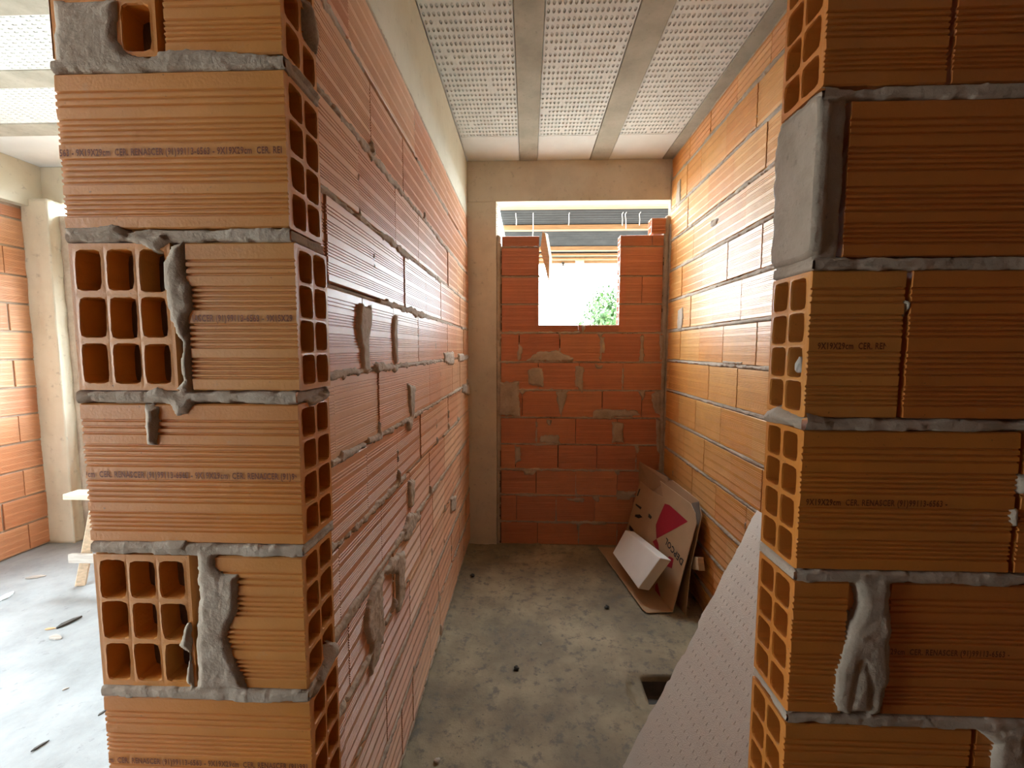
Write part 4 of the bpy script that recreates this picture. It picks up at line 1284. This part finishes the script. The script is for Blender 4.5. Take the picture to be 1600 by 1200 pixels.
# foam block resting on the box
def block_from(P4, thick_vec, name, m):
    mb = MB(); V = []; F = []
    n = 12
    a, b, c, d = P4
    def pt(s, t, w):
        p = a * (1 - s) * (1 - t) + b * s * (1 - t) + c * s * t + d * (1 - s) * t
        return p + thick_vec * w
    def add(fn, flip):
        V = []; F = []
        for i in range(n + 1):
            for j in range(n + 1): V.append(tuple(fn(i / n, j / n)))
        for i in range(n):
            for j in range(n):
                k = i * (n + 1) + j; q = (k, k + n + 1, k + n + 2, k + 1); F.append(q[::-1] if flip else q)
        mb.add(V, F)
    add(lambda s, t: pt(s, t, 0), False); add(lambda s, t: pt(s, t, 1), True)
    add(lambda s, t: pt(s, 0, t), True); add(lambda s, t: pt(s, 1, t), False)
    add(lambda s, t: pt(0, s, t), False); add(lambda s, t: pt(1, s, t), True)
    o = mb.build(name, m)
    return o
# broad face corners: top-left, lower-left, bottom, right
fa = cp(977, 828, 0.10); fd = cp(1032, 872, 0.115)
fbp = cp(957, 864, 0.19); fc = cp(997, 920, 0.175)
fe = cp(1012, 923, 0.09)
th = (cp(1037, 880, 0.02) - cp(1024, 880, 0.10)) * 0.9
blk = block_from([fa, fbp, fc, fd], -pn * 0.065 + Vector((0.006, 0, 0)), 'foam_block', M['eps_cream'])
import bmesh
bm = bmesh.new(); bm.from_mesh(blk.data); bmesh.ops.remove_doubles(bm, verts=bm.verts, dist=0.0004); bmesh.ops.recalc_face_normals(bm, faces=bm.faces)
bm.to_mesh(blk.data); bm.free()
blk.data.materials.clear(); blk.data.materials.append(M['eps_white'])
bevel(blk, 0.009, 3); recentre(blk)
tag(blk, 'white foam block with rounded corners resting on the cardboard box', 'foam block')

# ---------------------------------------------------------------- small loose things
def pebble(name, loc, s, m, seed, label, cat='stone', group=None, sq=(1, 1, .7)):
    bm = bmesh.new(); bmesh.ops.create_icosphere(bm, subdivisions=3, radius=1)
    for v in bm.verts:
        n = float(fbm(np.array(v.co.x * 1.6 + seed), np.array(v.co.y * 1.6 + v.co.z * 1.3), seed, 3))
        v.co = Vector((v.co.x * sq[0], v.co.y * sq[1], v.co.z * sq[2])) * s * (1 + .45 * n)
    me = bpy.data.meshes.new(name); bm.to_mesh(me); bm.free(); me.materials.append(m)
    o = bpy.data.objects.new(name, me); COL.objects.link(o); o.location = loc
    tag(o, label, cat, group); return o
p = onX(1246, 583, XJR + .006)
pebble('mortar_chip', (XJR + 0.010, p.y, onX(1246, 570, XJR + .01).z), 0.0085, M['stone'], 4, 'pale cement chip lodged in a brick cell of the right door jamb', 'cement chip', sq=(.9, .8, 1.3))
fl = [(683, 1190, .011, 'small white stone on the floor beside the left wall', M['stone']),
      (845, 1006, .005, 'tiny pale grit fleck near the middle of the concrete floor', M['stone']),
      (948, 950, .014, 'dark crumb of mortar on the floor in front of the cardboard flap', M['dark']),
      (807, 1045, .012, 'dark crumb of mortar lying mid floor left of the hole', M['dark']),
      (738, 900, .014, 'brown lump on the floor near the foot of the concrete column', M['dark'])]
for i, (x, y, s, lab, m_) in enumerate(fl):
    q = onZ(x, y, 0.0); pebble('stone' if m_ is M['stone'] else 'mortar_crumb', (q.x, q.y, s * .35), s, m_, 20 + i, lab, 'stone' if m_ is M['stone'] else 'mortar crumb')
def stick(x0, y0, x1, y1, w, h, m, label, name='wood_splinter'):
    a, b = onZ(x0, y0, h / 2 - .002), onZ(x1, y1, h / 2 - .002)
    mb = MB()
    d = (b - a); s = Vector((-d.y, d.x, 0)).normalized()
    V = []
    for t, k in ((0, .25), (.25, 1), (.7, .8), (1, .15)):
        c = a + d * t
        V += [tuple(c - s * w / 2 * k - Vector((0, 0, h / 2))), tuple(c + s * w / 2 * k - Vector((0, 0, h / 2))), tuple(c + s * w / 2 * k + Vector((0, 0, h / 2 * k))), tuple(c - s * w / 2 * k + Vector((0, 0, h / 2 * k)))]
    F = [(3, 2, 1, 0), (12, 13, 14, 15)]
    for i in range(3):
        for k in range(4):
            k2 = (k + 1) % 4; F.append((i * 4 + k, i * 4 + k2, i * 4 + 4 + k2, i * 4 + 4 + k))
    mb.add(V, F); o = recentre(mb.build(name, m)); tag(o, label, 'wood splinter'); return o
stick(88, 981, 128, 962, .028, .012, M['dark'], 'long dark wood splinter on the pale floor of the left room')
stick(70, 983, 88, 981, .012, .006, M['wood'], 'thin light splinter touching the tail of the long dark one')
stick(78, 994, 96, 997, .03, .010, M['wood_grey'], 'stubby grey chip just below the long dark splinter')
stick(40, 903, 72, 899, .03, .008, M['wood_grey'], 'brownish splinter lying near the foot of the corner column')
stick(0, 938, 21, 924, .045, .008, M['eps'], 'bright white sliver on the floor at the left edge of the photo', 'foam_sliver')['category'] = 'foam sliver'
stick(48, 1174, 77, 1156, .010, .005, M['dark'], 'dark splinter lowest on the left room floor')
stick(153, 1118, 168, 1108, .010, .005, M['dark'], 'dark splinter half hidden by the bottom of the left pier')
stick(97, 1078, 108, 1074, .008, .004, M['wood_grey'], 'tiny splinter alone in the middle of the left room floor')

# ---------------------------------------------------------------- sawhorse behind the pier
saw = empty('sawhorse', (-2.6, 2.62, 0)); tag(saw, 'rough wooden sawhorse standing in the left room, mostly hidden by the brick pier', 'sawhorse')
def part(name, m, f):
    mb = MB(); f(mb); return child(bevel(mb.build(name, m), .003), saw)
zt = onY(125, 768, 2.62).z
xl = onY(113, 768, 2.62).x
part('top_beam', M['wood_pale'], lambda q: q.box((xl, 2.56, zt - .035), (xl + 1.0, 2.66, zt)))
f1 = onZ(126, 914, 0.0)
part('leg', M['wood_pale'], lambda q: q.bar((f1.x, f1.y, 0.0), (f1.x + .09, 2.60, zt - .03), .035, .05))
part('leg', M['wood_pale'], lambda q: q.bar((f1.x + 0.05, 2.86, 0.0), (f1.x + .09, 2.63, zt - .03), .035, .05))
part('leg', M['wood_pale'], lambda q: q.bar((f1.x + 0.80, 2.50, 0.0), (f1.x + .76, 2.60, zt - .03), .035, .05))
part('leg', M['wood_pale'], lambda q: q.bar((f1.x + 0.80, 2.86, 0.0), (f1.x + .76, 2.63, zt - .03), .035, .05))
br_ = onY(113, 877, 2.52)
part('cross_brace', M['wood_grey'], lambda q: q.box((br_.x, 2.495, br_.z), (br_.x + .95, 2.52, br_.z + .055)))
print('verts', sum(len(o.data.vertices) for o in COL.objects if o.type == 'MESH'))
